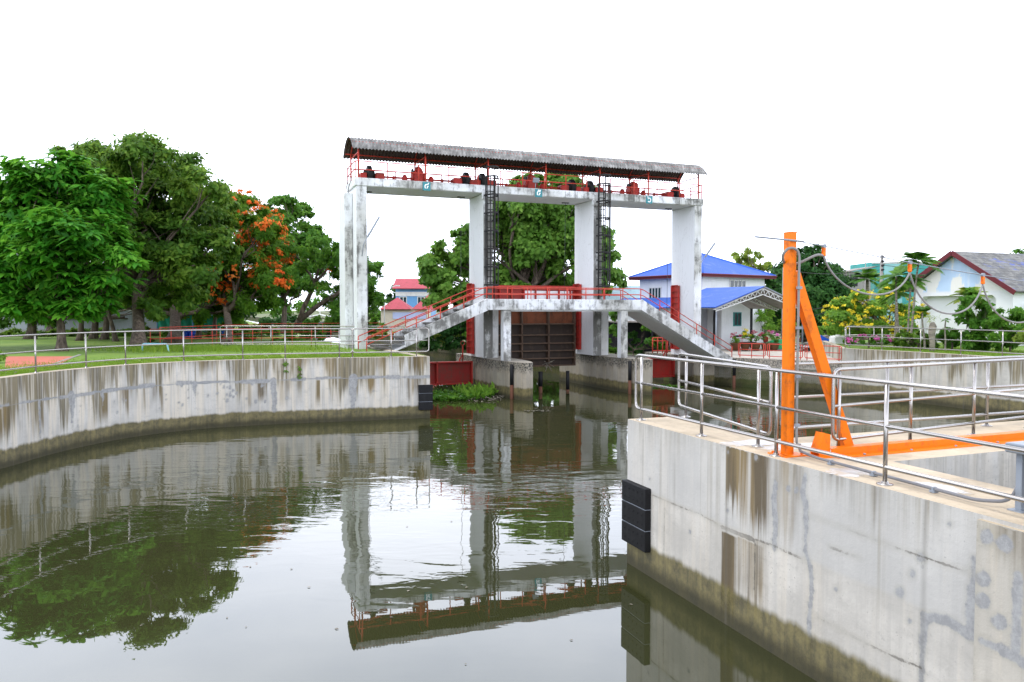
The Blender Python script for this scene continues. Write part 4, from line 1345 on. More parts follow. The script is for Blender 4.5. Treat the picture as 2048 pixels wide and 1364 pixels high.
# red railings on the yard edge, right
ye = [Vector((p[0], p[1], 1.45)) for p in PWp[2:]]
e_off = Vector((.15, .35, 0))
def yard_panel(f0, f1, label):
    A, B = ye[0] + e_off, ye[-1] + e_off
    a, b_ = A.lerp(B, f0), A.lerp(B, f1)
    loop_rail('red_railing', label, [a, b_], line_posts(a.lerp(b_, .06), a.lerp(b_, .94), 2), .72, 'thin red pipe railings on the banks', (True, True), .02, .02, mat=M['red_rail'], plates=False)
yard_panel(.06, .32, 'short red pipe panel on the yard edge at the foot of the right stair')
yard_panel(.34, .66, 'middle red pipe panel on the yard edge, left of the orange mast')
yard_panel(.68, .99, 'red pipe panel on the yard edge seen behind the orange brace')
a, b_ = W(1455, 697, 1.45), W(1600, 697, 1.45)
red_fence('red pipe railing behind the row of potted plants', [a, b_], line_posts(a, b_, 5), .62)
a, b_ = W(1305, 706, 1.45), W(1345, 706, 1.45)
red_fence('small red pipe gate seen under the right stair', [a, b_], line_posts(a, b_, 4), .85, .03, (1, .8, .15))

# ================================================================== ORANGE MAST, FESTOON CABLE
OP = pt(1584, 912)
mast = thing('orange_mast', 'tall orange steel post with a slanting brace standing on the near concrete deck', 'mast', OP, GA)
HT = 2.52
b = MB(); b.box((0, .08, HT / 2), (.096, .11, HT), bev=.005); b.box((0, .08, HT + .002), (.10, .114, .012)); b.build('post', M['orange'], mast)
b = MB(); b.box((0, .08, .008), (.30, .30, .016)); 
for sx in (-.11, .11):
    for sy in (-.03, .19): b.cyl((sx, sy, .016), .014, .02, 6)
b.build('base_plate', M['orange'], mast)
bt = pt(1698, 904) - OP
bt = Vector((bt.dot(GU), bt.dot(GV), 0))
b = MB(); b.bar(bt + Vector((0, .0, .0)), Vector((.05, .08, 2.08)), .10, .11); b.build('brace', M['orange'], mast)
b = MB(); b.box(bt + Vector((.0, 0, .008)), (.30, .24, .016)); b.build('brace_foot_plate', M['orange'], mast)
# gusset bracket
kq = pt(1640, 915)
b = thing('orange_bracket', 'low orange steel stop bracket bolted on the deck between post and brace', 'bracket', kq, GA)
MB().slab([Vector((0, 0, 0)), Vector((.20, 0, 0)), Vector((.20, 0, .28)), Vector((.09, 0, .30)), Vector((-.02, 0, .06))], (0, 1, 0), .014).build('side_plate', M['orange'], b)
MB().slab([Vector((0, .14, 0)), Vector((.20, .14, 0)), Vector((.20, .14, .28)), Vector((.09, .14, .30)), Vector((-.02, .14, .06))], (0, 1, 0), .014).build('side_plate', M['orange'], b)
MB().bar((-.02, .08, .05), (.10, .08, .30), .15, .012).build('stop_plate', M['orange'], b)
b.scale = (.72, .9, .9)
MB().box((.1, .08, .006), (.42, .30, .012)).build('base_plate', M['orange'], b)
ch = thing('orange_channel', 'long low orange steel channel bolted across the deck along the chamber edge', 'rail', pt(1668, 915), GA)
MB().box((3.6, .04, .045), (7.2, .012, .09)).build('web', M['orange'], ch)
MB().box((3.6, -.02, .006), (7.2, .12, .012)).build('flange', M['orange'], ch)
MB().box((3.6, .10, .086), (7.2, .12, .012)).build('flange', M['orange'], ch)
bb = MB()
for k in range(10): bb.cyl((.4 + k * .72, -.045, .012), .016, .016, 6)
bb.build('bolt', M['greysteel'], ch)

# messenger wire and festoon
wz = [HT + 2.2 - .10]
def fest(s_, sagz): return OP + GU * s_ + GV * .0 + Z * (HT - .10 - sagz)
wp = [fest(-.55, -.03), fest(0, 0)]
pxs = [(1648, 492), (1820, 525), (1966, 550), (2100, 566)]
tro = []
for (px, py) in pxs:
    d = ray(px, py)
    # intersect with vertical plane through OP along GU
    o_ = Vector((0, 0, EYE)); n_ = GV
    tt = (OP - o_).dot(n_) / d.dot(n_)
    tro.append(o_ + d * tt)
wline = catmull([wp[0], wp[1]] + tro + [tro[-1] + GU * 1.6 + Z * .12], 6)
mw = thing('messenger_wire', 'thin steel wire strung from the orange mast to the right over the deck', 'wire', OP)
MB().tube([p - OP for p in wline], .0065, 5).build('wire', M['greysteel'], mw)
MB().tube([wline[0] + Z * 0 - OP, fest(.12, 0) - OP], .011, 6).build('eye_bolt', M['greysteel'], mw)
for i, p in enumerate(tro):
    nm = ('beside the orange mast', 'in front of the palm tops', 'in front of the white gable', 'farthest to the right')[i]
    t = thing('cable_trolley', 'small orange cable hanger running on the wire %s' % nm, 'cable hanger', p, GA, 'orange cable hangers on the wire')
    bb = MB(); bb.tube([(-.0, -.018, .0), (0, .018, .0)], .023, 12); bb.build('wheel', M['greysteel'], t)
    bb = MB(); bb.box((0, -.012, -.045), (.035, .006, .10)); bb.box((0, 0, -.10), (.042, .04, .03), bev=.008); bb.box((0, .012, -.045), (.035, .006, .10)); bb.build('hanger', M['orange'], t)
def cab(pts): return catmull(pts, 8)
c0 = tro[0] - Z * .11
hose = thing('festoon_cable', 'grey cable hanging in long loops from the hangers on the wire', 'cable', OP)
# the stiff coil round the post top, then down its face
tp = OP + GU * .10 + Z * (HT - .62) + GV * -.04
cc = [c0, OP + GU * .30 + Z * (HT - .25), OP + GU * .16 + Z * (HT - .33) + GV * .10, OP + GU * .03 + Z * (HT - .35) + GV * .16, OP - GU * .07 + Z * (HT - .32) + GV * .10, OP - GU * .13 + Z * (HT - .25) + GV * .04, OP - GU * .09 + Z * (HT - .185), OP + GU * .0 + Z * (HT - .19) - GV * .01, OP + GU * .048 + Z * (HT - .27) - GV * .012, OP + GU * .05 + Z * (HT - .5) - GV * .012, OP + GU * .05 + Z * (HT - 1.2) - GV * .01, OP + GU * .05 + Z * .30 - GV * .01, OP + GU * .058 + Z * .12 - GV * .015]
cc = cab(cc)
MB().tube([p - OP for p in cc], .015, 8).build('stiff_cable', M['hose'], hose)
lows = [(1735, 588), (1890, 627), (2040, 645)]
for i in range(3):
    a, b_ = tro[i] - Z * .12, tro[i + 1] - Z * .12
    d = ray(*lows[i]); o_ = Vector((0, 0, EYE)); tt = (OP - o_).dot(GV) / d.dot(GV)
    lowp = o_ + d * tt
    drop = (a.z + b_.z) / 2 - lowp.z
    q = [a.lerp(b_, (1 - math.cos(math.pi * k / 20)) / 2 * .5 + k / 20 * .5) for k in range(21)]
    q = [p - Z * drop * (1 - (2 * k / 20 - 1) ** 2) for k, p in enumerate(q)]
    MB().tube([p - OP for p in q], .011, 8).build('cable_loop', M['hose'], hose)
bb = MB()
for zz in (.35, .9, 1.45, 1.9): bb.box(GU * .05 - GV * .02 + Z * zz, (.06, .03, .03), rz=GA)
bb.build('cable_clip', M['greysteel'], hose)
# conduit along the wall top
t = thing('floor_conduit', 'grey conduit pipe clipped along the top of the near wall behind the railing', 'conduit', OP)
cz = Z * .035
l0 = OP + GU * .08 + GV * -.03 + Z * .14
l1 = P0 + PD * ((pt(1625, 922) - P0).dot(PD)) - PN * .34 + cz
l2 = P0 + PD * ((pt(1985, 1005) - P0).dot(PD)) - PN * .26 + cz
path = fillet([l0, l0 - Z * .08, l1, l2, l2 + PD * .22 - PN * .10 + Z * .03, l2 + PD * .30 - PN * .20 + Z * .35], .09, 6)
MB().tube([p - OP for p in path], .016, 8).build('conduit', M['conduit'], t)
bb = MB()
for k in (.12, .42, .78): 
    q = l1.lerp(l2, k) - OP
    bb = MB(); bb.box(q - Z * .02, (.05, .06, .02), rz=math.atan2(PD.y, PD.x)); bb.box(q, (.02, .045, .036), rz=math.atan2(PD.y, PD.x)); bb.build('clip', M['greysteel'], t)
# grey steel stand at the right edge
sb_ = pt(2040, 1022)
t = thing('steel_stand', 'grey steel box stand at the right edge of the near wall top', 'stand', sb_, math.atan2(PD.y, PD.x))
bb = MB()
for x, y in ((0, 0), (.55, 0), (0, .5), (.55, .5)):
    lg_ = MB(); lg_.box((x, y, .24), (.055, .055, .48), bev=.004); lg_.box((x, y, .005), (.13, .13, .01)); lg_.build('leg', M['greysteel'], t)
MB().box((.27, .25, .52), (.72, .66, .08), bev=.01).build('top_frame', M['greysteel'], t)
MB().box((.30, .28, .26), (.40, .36, .36), bev=.03).build('motor_box', M['blackiron'], t)

# pale puddle patches on the deck, whitish in their colour
s = S('pale_wet_patch')
M['puddle_patch'] = s.pbr(s.ramp(s.noise(scale=5, detail=5, rough=.7), [(.40, (.46, .39, .30)), (.58, (.56, .54, .52))]), .4)
mm = MB()
for k, (px, py, a_, b2) in enumerate(((1500, 886, .42, .20), (1590, 893, .5, .16), (1700, 945, .25, .2), (1880, 975, .12, .3))):
    c = pt(px, py); c.z = 2.2
    pts = blotch(c, GU, GV, a_, b2, 40, 90 + k)
    mm.slab(pts, Z, .004)
mm.build('pale_patch', M['puddle_patch'], pen)
# ================================================================== VEGETATION
def unit(n):
    v = rng.normal(size=(n, 3)); return v / np.linalg.norm(v, axis=1, keepdims=True)
def crown_points(blobs, per, sub=26, subr=.30, shell=(.62, 1.0), floor=-.75):
    """leaf positions: each blob breaks up into sub-clumps spread through its outer shell"""
    P, Nn = [], []
    for (c, r) in blobs:
        c = np.array(c); r = np.array(r if hasattr(r, '__len__') else (r, r, r * .8), float)
        area = 12.6 * ((r[0] * r[1] + r[0] * r[2] + r[1] * r[2]) / 3)
        m = max(6, int(sub * area / 50))
        d = unit(m * 2); d = d[d[:, 2] > floor][:m]
        q = d * rng.uniform(shell[0], shell[1], (len(d), 1))
        cnt = int(per * area / len(d)) + 1
        rad = subr * np.mean(r) * rng.uniform(.6, 1.35, (len(d), 1, 1))
        e = rng.normal(size=(len(d), cnt, 3)) * .5
        e[:, :, 2] *= .62
        pts = c + (q[:, None, :] * r + e * rad)
        nn = d[:, None, :] * .8 + e * .5 + np.array([0, 0, .55])
        P.append(pts.reshape(-1, 3)); Nn.append(nn.reshape(-1, 3))
    return np.concatenate(P), np.concatenate(Nn)
def leaves(name, mat, parent, P, N, L, Wd, jit=.55, droop=.25):
    n = len(P)
    N = N / (np.linalg.norm(N, axis=1, keepdims=True) + 1e-9)
    N = N + unit(n) * jit; N /= np.linalg.norm(N, axis=1, keepdims=True)
    a = np.cross(N, unit(n)); a /= np.linalg.norm(a, axis=1, keepdims=True)
    a[:, 2] -= droop; a /= np.linalg.norm(a, axis=1, keepdims=True)
    b = np.cross(N, a); b /= np.linalg.norm(b, axis=1, keepdims=True)
    s_ = rng.uniform(.65, 1.3, (n, 1))
    l, w = a * L * s_, b * Wd * s_ * .5
    bend = N * (L * .10)
    V = np.stack([P, P + l * .45 + w + bend, P + l, P + l * .45 - w + bend], 1).reshape(-1, 3)
    F = np.arange(4 * n).reshape(n, 4)
    return np_mesh(name, V, F, mat, parent)
def fronds(name, mat, parent, C, Dr, L, Wd, k=9, droop=.5):
    """feathery compound leaves: tufts at C pointing out along Dr; each frond three bent blades long"""
    n = len(C)
    P = np.repeat(C, k, 0); d = np.repeat(Dr, k, 0)
    h = unit(n * k); h[:, 2] *= .35
    d = d * .55 + h; d[:, 2] = np.abs(d[:, 2]) * .5 + rng.uniform(-.15, .25, n * k)
    d /= np.linalg.norm(d, axis=1, keepdims=True)
    up = np.array([0, 0, 1.0]); side = np.cross(d, up) + unit(n * k) * .25; side /= np.linalg.norm(side, axis=1, keepdims=True)
    s_ = rng.uniform(.7, 1.25, (n * k, 1))
    rows = []
    for t, w in ((0, .25), (.33, 1.0), (.68, .95), (1.0, .15)):
        c = P + d * L * s_ * t - up * (L * s_ * droop * t * t)
        rows += [c + side * Wd * w * .5 * s_, c - side * Wd * w * .5 * s_]
    V = np.stack(rows, 1)
    m = n * k
    F = []
    base = (np.arange(m) * 8)[:, None]
    for i in range(3): F.append(base + np.array([[2 * i, 2 * i + 1, 2 * i + 3, 2 * i + 2]]))
    return np_mesh(name, V.reshape(-1, 3), np.concatenate(F), mat, parent)
def limb(mb, a, b, r0, r1, wob=.12, n=6, sides=8, up=.25):
    a, b = Vector(a), Vector(b)
    L = (b - a).length
    pts = []
    for i in range(n + 1):
        t = i / n
        p = a.lerp(b, t)
        p += Vector((random.uniform(-1, 1), random.uniform(-1, 1), 0)) * wob * L * .25 * math.sin(math.pi * t)
        p.z -= up * L * .25 * math.sin(math.pi * t) * (1 if b.z > a.z else 0)
        pts.append(p)
    mb.tube(pts, [r0 + (r1 - r0) * i / n for i in range(n + 1)], sides)
    return pts
def trunk_mesh(parent, base, top, r, blobs, mat, lean=0, flare=1.6, nl=8):
    mb = MB()
    base, top = Vector(base), Vector(top)
    n = 8
    pts = []
    for i in range(n + 1):
        t = i / n
        pts.append(base.lerp(top, t) + Vector((math.sin(t * 4 + base.x) * .12, math.cos(t * 3 + base.y) * .08, 0)) * (top - base).length * .12)
    rr = [r * (flare if i == 0 else 1.15 if i == 1 else 1.0 - .4 * i / n) for i in range(n + 1)]
    mb.tube(pts, rr, 10)
    for (c, br) in sorted(blobs, key=lambda q: -q[0][2])[:nl * 2]:
        s0 = pts[random.randint(n - 3, n)]
        e = Vector(c)
        q = limb(mb, s0, e, r * .42, r * .10, .5)
        for _ in range(3):
            j = random.randint(2, 5)
            rad = br if not hasattr(br, '__len__') else br[0]
            limb(mb, q[j], e + Vector((random.uniform(-1, 1), random.uniform(-1, 1), random.uniform(-.3, .8))) * rad * .8, r * .16, r * .03, .5, 4, 5)
    return mb.build('trunk', mat, parent)
def pix_blobs(lst, Y, dy=0.0):
    out = []
    for q in lst:
        px, py, rp = q[:3]
        yy = Y + (q[3] if len(q) > 3 else random.uniform(-1, 1) * dy)
        c = D(px, py, yy)
        r = rp / FPX * yy
        out.append((tuple(c), (r, r, r * .78)))
    return out
def tree(label, base, top, r, blobs, mat, group=None, per=60, L=.24, Wd=.13, sub=26, subr=.30, bark=None, name='tree', cat='tree', floor=-.75, **kw):
    b = Vector(base)
    t = thing(name, label, cat, b, 0, group)
    lb = [(tuple(Vector(c) - b), rr) for c, rr in blobs]
    trunk_mesh(t, (0, 0, -.1), Vector(top) - b, r, lb, bark or M['bark'])
    P, N = crown_points(lb, per, sub, subr, (.5, 1.0) if floor < -.9 else (.62, 1.0), floor)
    leaves('crown', M[mat] if isinstance(mat, str) else mat, t, P, N, L, Wd, **kw)
    return t, lb
LG = 'big trees on the left bank'
# 1: near flame tree with long feathery leaves
Y1 = 33.0
bl = pix_blobs([(40, 372, 60), (120, 360, 70), (200, 395, 62), (-30, 440, 90), (60, 455, 80), (150, 470, 75), (225, 490, 55), (30, 545, 70), (110, 555, 70), (190, 560, 55), (-80, 540, 90), (60, 615, 48), (170, 610, 44), (0, 600, 55), (100, 500, 80), (210, 560, 45, -1), (-60, 400, 80), (245, 515, 32, -1.5), (-150, 460, 120)], Y1, 1.8)
base = W(122, 702, 2.14)
t = thing('flame_tree', 'bright green feathery flame tree with a bent brown trunk, nearest at the far left', 'tree', base, 0, LG)
lb = [(tuple(Vector(c) - base), r) for c, r in bl]
trunk_mesh(t, (0, 0, -.1), D(118, 600, Y1) - base, .20, lb, M['bark'], nl=8)
P, N = crown_points(lb, 3.4, 34, .42, (.35, 1.05), -.9)
Dr = N / np.linalg.norm(N, axis=1, keepdims=True)
fronds('crown', M['leaf_flame'], t, P, Dr, .62, .17, 10, .42)
P, N = crown_points(lb, 40, 30, .4, (.2, .85), -.9)
leaves('inner_leaves', M['leaf_flame'], t, P, N, .34, .14)
bs = MB()
P_, _ = crown_points([(tuple(D(160, 395, 31.6) - base), (.5, .5, .3))], 8, 10)
# 2: the big spreading tree
bl = pix_blobs([(150, 330, 55, 2), (215, 318, 55), (285, 318, 62), (350, 348, 60), (405, 378, 52), (240, 375, 75), (320, 410, 85), (400, 440, 65), (265, 450, 80), (330, 490, 80), (425, 490, 45), (390, 530, 60), (300, 550, 55), (440, 420, 42), (340, 590, 40), (130, 400, 60, 2.5), (190, 430, 70, 2.5), (300, 620, 34), (240, 590, 46), (370, 600, 36)], 38.0, 2.5)
tree('widest dark green spreading tree, its pale trunk behind the left railing', W(275, 697, 2.14), D(272, 560, 37), .30, bl, 'leaf_dark', LG, 170, .27, .13, 34, .34)
# 3: back tree with forked trunk
bl = pix_blobs([(330, 520, 60), (400, 560, 60), (450, 590, 40), (300, 600, 45), (380, 615, 35), (250, 560, 60), (200, 600, 50), (440, 520, 50)], 46.0, 2)
t3, _ = tree('shaded dark tree with a forked grey trunk behind the widest tree', W(345, 688, 2.14), D(350, 600, 44), .34, bl, 'leaf_dark', LG, 110, .28, .15)
# 4: flowering flame tree
bl = pix_blobs([(485, 412, 38), (525, 450, 42), (470, 470, 55), (535, 505, 45), (485, 540, 60), (540, 560, 38), (450, 590, 45), (510, 600, 42), (420, 630, 30), (560, 490, 25), (460, 635, 28)], 44.0, 1.5)
t4, lb4 = tree('flame tree with orange-red blossom, right of the widest tree', W(452, 690, 2.14), D(455, 610, 44), .24, bl, 'leaf_blossomtree', LG, 170, .28, .11, 34, .36)
P, N = crown_points([(c, (r[0] * 1.06, r[1] * 1.06, r[2] * 1.08)) for c, r in lb4[:7]] + [lb4[9]], 34.0, 120, .12, (.90, 1.07), -.5)
leaves('blossom', M['blossom'], t4, P, N, .17, .12)
# 5: tall green tree behind it
bl = pix_blobs([(560, 420, 30), (590, 440, 36), (570, 480, 45), (605, 490, 38), (625, 520, 38), (590, 545, 45), (560, 590, 40), (640, 490, 22), (540, 440, 40), (570, 405, 26), (600, 420, 26), (625, 470, 30), (640, 520, 26), (575, 520, 44), (615, 560, 34)], 56.0, 1.5)
tree('rounded green tree standing between the blossoming tree and the leaning tree', W(565, 668, 2.14), D(570, 580, 56), .22, bl, 'leaf_mid', LG, 120, .30, .16)
# 6: leaning flame tree, flat crown
bl = pix_blobs([(600, 500, 26), (645, 487, 30), (690, 497, 32), (730, 530, 32), (700, 545, 34), (655, 530, 26), (640, 575, 26), (690, 585, 34), (735, 565, 24), (665, 610, 26), (720, 615, 34), (700, 640, 28), (610, 530, 24), (745, 545, 20), (755, 530, 12), (715, 570, 36), (740, 600, 26), (670, 520, 34), (650, 640, 26), (700, 520, 30), (672, 505, 28), (745, 590, 20), (625, 510, 24), (690, 625, 30)], 47.0, 2.0)
b6 = W(572, 675, 2.14)
t6 = thing('leaning_tree', 'leaning dark tree with a forked trunk and flat layered crown beside the left pillar', 'tree', b6, 0, LG)
mb = MB()
def wp6(px, py, Y=47.0): return D(px, py, Y) - b6
q = limb(mb, (0, 0, -.2), wp6(600, 640), .26, .20, .1)
for (aa, bb_, r0, r1) in [((598, 642), (630, 565), .17, .12), ((598, 642), (690, 575), .18, .10), ((630, 565), (600, 520), .08, .04), ((630, 565), (640, 520), .09, .05), ((632, 562), (680, 515), .10, .05), ((640, 545), (660, 510), .06, .03), ((690, 575), (720, 540), .08, .03), ((680, 515), (715, 500), .05, .02), ((660, 600), (700, 620), .06, .03), ((600, 520), (585, 500), .04, .02)]:
    limb(mb, wp6(*aa), wp6(*bb_), r0, r1, .15, 5, 7, .0)
mb.build('trunk', M['bark'], t6)
P, N = crown_points([(tuple(Vector(c) - b6), (r[0], r[1], r[2] * .55)) for c, r in bl], 130, 26, .34)
leaves('crown', M['leaf_mid'], t6, P, N, .26, .10, droop=.1)
P, N = crown_points([(tuple(wp6(634, 572, 46)), (.22, .2, .22)), (tuple(wp6(656, 541, 45.5)), (.12, .1, .1)), (tuple(wp6(722, 466, 47)), (.25, .2, .1))], 60, 60)
leaves('blossom', M['blossom'], t6, P, N, .14, .10)
# slim trees in the shade
for i, (px, Y, rr, lab) in enumerate([(158, 43, .16, 'slim dark-trunked tree just right of the near flame tree trunk'), (186, 46, .22, 'thick shaded trunk, second behind the near flame tree'), (208, 45, .20, 'third shaded tree trunk left of the blue house'), (232, 42, .13, 'slim leaning trunk in front of the blue house wall'), (60, 46, .28, 'dark bushy tree at the far left edge below the canopy'), (395, 47, .16, 'slim trunk in front of the green tarpaulin'), (425, 49, .14, 'slender trunk left of the blossoming flame tree')]):
    bl = pix_blobs([(px - 25, 590 - i * 3, 38), (px + 25, 575, 40), (px, 545, 45)] + ([(px - 30, 625, 45), (px + 25, 635, 38), (px - 70, 620, 40)] if i == 4 else []), Y, 1)
    tree(lab, W(px, 620 + 1.71 * FPX / Y, 2.14), D(px + (8 if i != 3 else -22), 600, Y), rr, bl, 'leaf_dark', LG, 95, .28, .15)

# centre tree (bodhi fig) beyond the gate
bl = pix_blobs([(1060, 375, 40), (1120, 375, 42), (1160, 400, 42), (1010, 405, 38), (965, 455, 40), (905, 500, 42), (870, 545, 38), (940, 530, 50), (1000, 470, 60), (1070, 450, 70), (1140, 460, 60), (1190, 480, 40), (1205, 530, 42), (1225, 560, 26), (1150, 540, 50), (1060, 540, 62), (980, 560, 45), (900, 575, 42), (870, 600, 26), (1190, 575, 32), (1100, 410, 55), (850, 520, 16), (1215, 500, 22), (1030, 590, 36), (1110, 585, 36), (930, 465, 22)] + [(x, 612 + 8 * math.sin(x), 26) for x in range(890, 1230, 38)] + [(1080, 500, 60), (1040, 420, 46), (1130, 590, 46)], 62.0, 3.0)
tree('large round bodhi tree with bright leaves behind the middle of the gate', D(1040, 678, 62), D(1040, 590, 62), .55, bl, 'leaf_fig', None, 95, .36, .26, 34, .28)
bpy.data.objects['tree'].name if False else None

# right side trees
bl = pix_blobs([(1615, 530, 42), (1580, 560, 46), (1650, 560, 44), (1615, 590, 62), (1560, 600, 40), (1670, 600, 34), (1600, 640, 48), (1655, 645, 40), (1555, 645, 30), (1625, 505, 22), (1590, 525, 26), (1552, 575, 34), (1545, 615, 32), (1685, 580, 20)], 60.0, 2.5)
tree('dense dark mango tree behind the orange mast', D(1612, 682, 60), D(1612, 620, 60), .4, bl, 'leaf_deep', None, 170, .32, .15, 40, .25)
bl = pix_blobs([(1480, 520, 17), (1505, 515, 20), (1530, 530, 16), (1495, 545, 22), (1520, 555, 22), (1498, 500, 6), (1470, 508, 6), (1540, 560, 14)], 78.0, 1.5)
tree('thin pale-leaved tree between the blue roof and the mango tree', D(1510, 668, 78), D(1508, 560, 78), .2, bl, 'leaf_yellowish', None, 26, .40, .24)
bl = pix_blobs([(1488, 640, 22), (1520, 645, 24), (1550, 650, 22), (1580, 655, 18), (1660, 655, 22), (1700, 652, 24), (1640, 660, 12), (1535, 625, 20)], 56.0, 1.5)
tree('row of pale green shrubs below the mango tree', D(1530, 683, 56), D(1530, 660, 56), .08, bl, 'leaf_light', None, 50, .24, .12, name='shrub', cat='shrub')
bl = pix_blobs([(2040, 510, 20), (2070, 520, 30)], 75.0, 1)
tree('tree top showing over the right end of the white gabled building', D(2060, 665, 75), D(2055, 540, 75), .2, bl, 'leaf_mid', None, 40, .3, .16)
# yellow-flowering bush
bl = pix_blobs([(1672, 625, 26), (1675, 645, 26), (1700, 660, 22), (1760, 665, 26), (1720, 660, 24), (1810, 660, 26), (1685, 615, 26), (1715, 600, 26), (1750, 610, 34), (1790, 600, 30), (1700, 640, 34), (1745, 640, 34), (1790, 640, 36), (1825, 625, 28), (1720, 588, 16), (1770, 590, 22)], 41.0, 1.2)
ty, lby = tree('wide rounded bush covered in yellow flowers left of the palms', D(1760, 690, 41), D(1758, 655, 41), .16, bl, 'leaf_light', None, 380, .20, .10, 40, .30, name='flowering_bush', cat='bush', floor=-1)
P, N = crown_points([(c, (r[0] * 1.03, r[1] * 1.03, r[2] * 1.03)) for c, r in lby], 55, 160, .12, (.92, 1.06), -.5)
leaves('blossom', M['yellow_bloom'], ty, P, N, .10, .08)
# bushes round the right house
def bush(label, blobs, Y, mat, per=0, L=.14, Wd=.08, z=2.04, group=None, subr=.25, name='shrub', cat='shrub'):
    px = sum(q[0] for q in blobs) / len(blobs)
    per = max(per, min(700, 3.0 / (L * Wd * .5)))
    bl = pix_blobs(blobs, Y, .5)
    base = D(px, 650, Y); base.z = z
    return tree(label, base, base + Vector((0, 0, .5)), .05, bl, mat, group, per, L, Wd, 30, subr, name=name, cat=cat, floor=-1)
bush('clipped round green bush in front of the white gabled building', [(1905, 664, 22), (1894, 674, 19), (1917, 674, 19), (1905, 682, 20)], 34.5, 'leaf_mid', 150, .10, .06)
bush('dark low hedge at the foot of the palms', [(1820, 676, 16), (1838, 674, 16), (1855, 678, 14), (1805, 672, 14), (1880, 680, 12), (1815, 686, 12), (1835, 687, 12), (1855, 687, 11), (1796, 684, 11), (1872, 688, 9)], 35.5, 'leaf_dark', 150, .11, .07)
bush('broad-leaved tall green shrub right of the round clipped bush', [(1940, 600, 20), (1955, 625, 22), (1935, 640, 20), (1965, 655, 22), (1950, 670, 18), (1925, 620, 14), (1970, 610, 12), (1945, 585, 12), (1950, 688, 14), (1934, 680, 14), (1966, 686, 14)], 34.0, 'leaf_mid', 90, .26, .13)
bush('big glossy bush at the right edge beside the gabled building', [(2010, 635, 26), (2040, 630, 28), (2000, 660, 26), (2030, 665, 28), (2060, 650, 30), (1990, 645, 14), (2005, 688, 16), (2035, 690, 18), (2020, 676, 22)], 33.0, 'leaf_mid', 110, .18, .09)
bush('yellow-green bush cut by the right edge of the lawn', [(2050, 672, 20), (2065, 665, 22)], 31.0, 'leaf_yellowish', 120, .14, .08)
t, lb = bush('bed of magenta bougainvillea along the right basin wall', [(1705, 680, 9), (1725, 678, 10), (1748, 680, 10), (1770, 679, 10), (1786, 681, 8), (1694, 681, 7)], 36.5, 'leaf_mid', 130, .10, .06, 2.04, None, .3, 'flower_bed', 'flower bed')
P, N = crown_points([(c, (r[0] * 1.1, r[1] * 1.1, r[2] * 1.15)) for c, r in lb], 260, 30, .3, (.85, 1.05), -.3)
leaves('blossom', M['pink_bloom'], t, P, N, .075, .06)
# left-bank shrubs
def lbush(label, blobs, Y, mat, **k): return bush(label, blobs, Y, mat, z=1.6, **k)
lbush('dark leafy shrub at the corner of the red railing under the trees', [(300, 690, 16), (325, 694, 14), (345, 680, 18), (265, 662, 16), (285, 655, 12)], 41, 'leaf_dark', per=150)
lbush('tangle of green creepers on the canal side behind the left lawn', [(400, 692, 14), (440, 690, 16), (480, 688, 18), (520, 690, 18), (560, 688, 18), (600, 684, 18), (630, 690, 14), (585, 668, 18), (615, 668, 16), (640, 672, 12), (500, 672, 14), (455, 672, 12)], 44, 'leaf_mid', per=110, L=.18)
lbush('bright small shrub at the left frame edge beside the paving', [(-4, 712, 10), (-14, 700, 12)], 25, 'leaf_light')
lbush('dark hedge line on the far side of the upstream canal, left of the pillar', [(590, 652, 18), (640, 660, 12), (620, 645, 14), (700, 650, 18), (680, 640, 22), (720, 655, 20), (745, 650, 20), (765, 655, 12)], 62, 'leaf_mid', per=60, L=.26, Wd=.14)
bush('tall yellow-green reeds above the blackened far wall', [(790, 672, 10), (830, 668, 12), (870, 664, 14), (900, 660, 16), (925, 658, 16), (885, 672, 12), (920, 674, 12), (760, 668, 12), (810, 664, 10)], 68, 'leaf_yellowish', 50, .40, .10, 1.0, name='reeds', cat='reeds')
bl = pix_blobs([(800, 585, 14), (825, 582, 16), (780, 598, 14), (755, 600, 16), (740, 590, 14), (790, 575, 8), (845, 590, 18)], 120, 3)
tree('distant rounded tree top behind the red-roofed house', D(805, 640, 120), D(805, 600, 120), .3, bl, 'leaf_deep', None, 14, .6, .34)
bl = pix_blobs([(760, 612, 18), (748, 630, 20), (770, 632, 14), (725, 600, 22), (640, 600, 20), (610, 610, 24), (560, 620, 26), (665, 620, 20)], 95, 3)
tree('hazy green trees on the far canal bank beyond the leaning tree', D(745, 650, 95), D(745, 630, 95), .2, bl, 'leaf_mid', None, 20, .45, .25)
bush('leafy green bush seen under the deck between the right columns', [(1228, 630, 14), (1232, 660, 16), (1224, 690, 16), (1290, 660, 10), (1300, 685, 16), (1325, 690, 14)], 47, 'leaf_mid', 60, .2, .12, 1.05)
bush('dark thicket in the shade under the right stair', [(1275, 690, 18), (1320, 705, 12), (1265, 670, 12)], 50, 'leaf_deep', 60, .2, .12, 1.05)
bush('long dark hedge mass filling the shade at the far side of the left lawn', [(x, 652 + 6 * math.sin(x), 22 + 5 * math.sin(x * 1.7)) for x in range(-60, 700, 30)], 64, 'leaf_deep', 60, .30, .16, 2.1, name='hedge', cat='hedge')
bush('added dark bushes below the bodhi tree on the far bank, screening low sky from the water', [(x, 655 + 5 * math.sin(x), 28 + 6 * math.sin(x * 1.7)) for x in range(880, 1260, 30)] + [(x, 684, 18) for x in range(860, 1270, 22)] + [(x, 636, 20) for x in range(890, 1250, 28)], 60, 'leaf_deep', 60, .30, .16, 1.0, name='hedge', cat='hedge')  # added to block the low bright sky the water would mirror
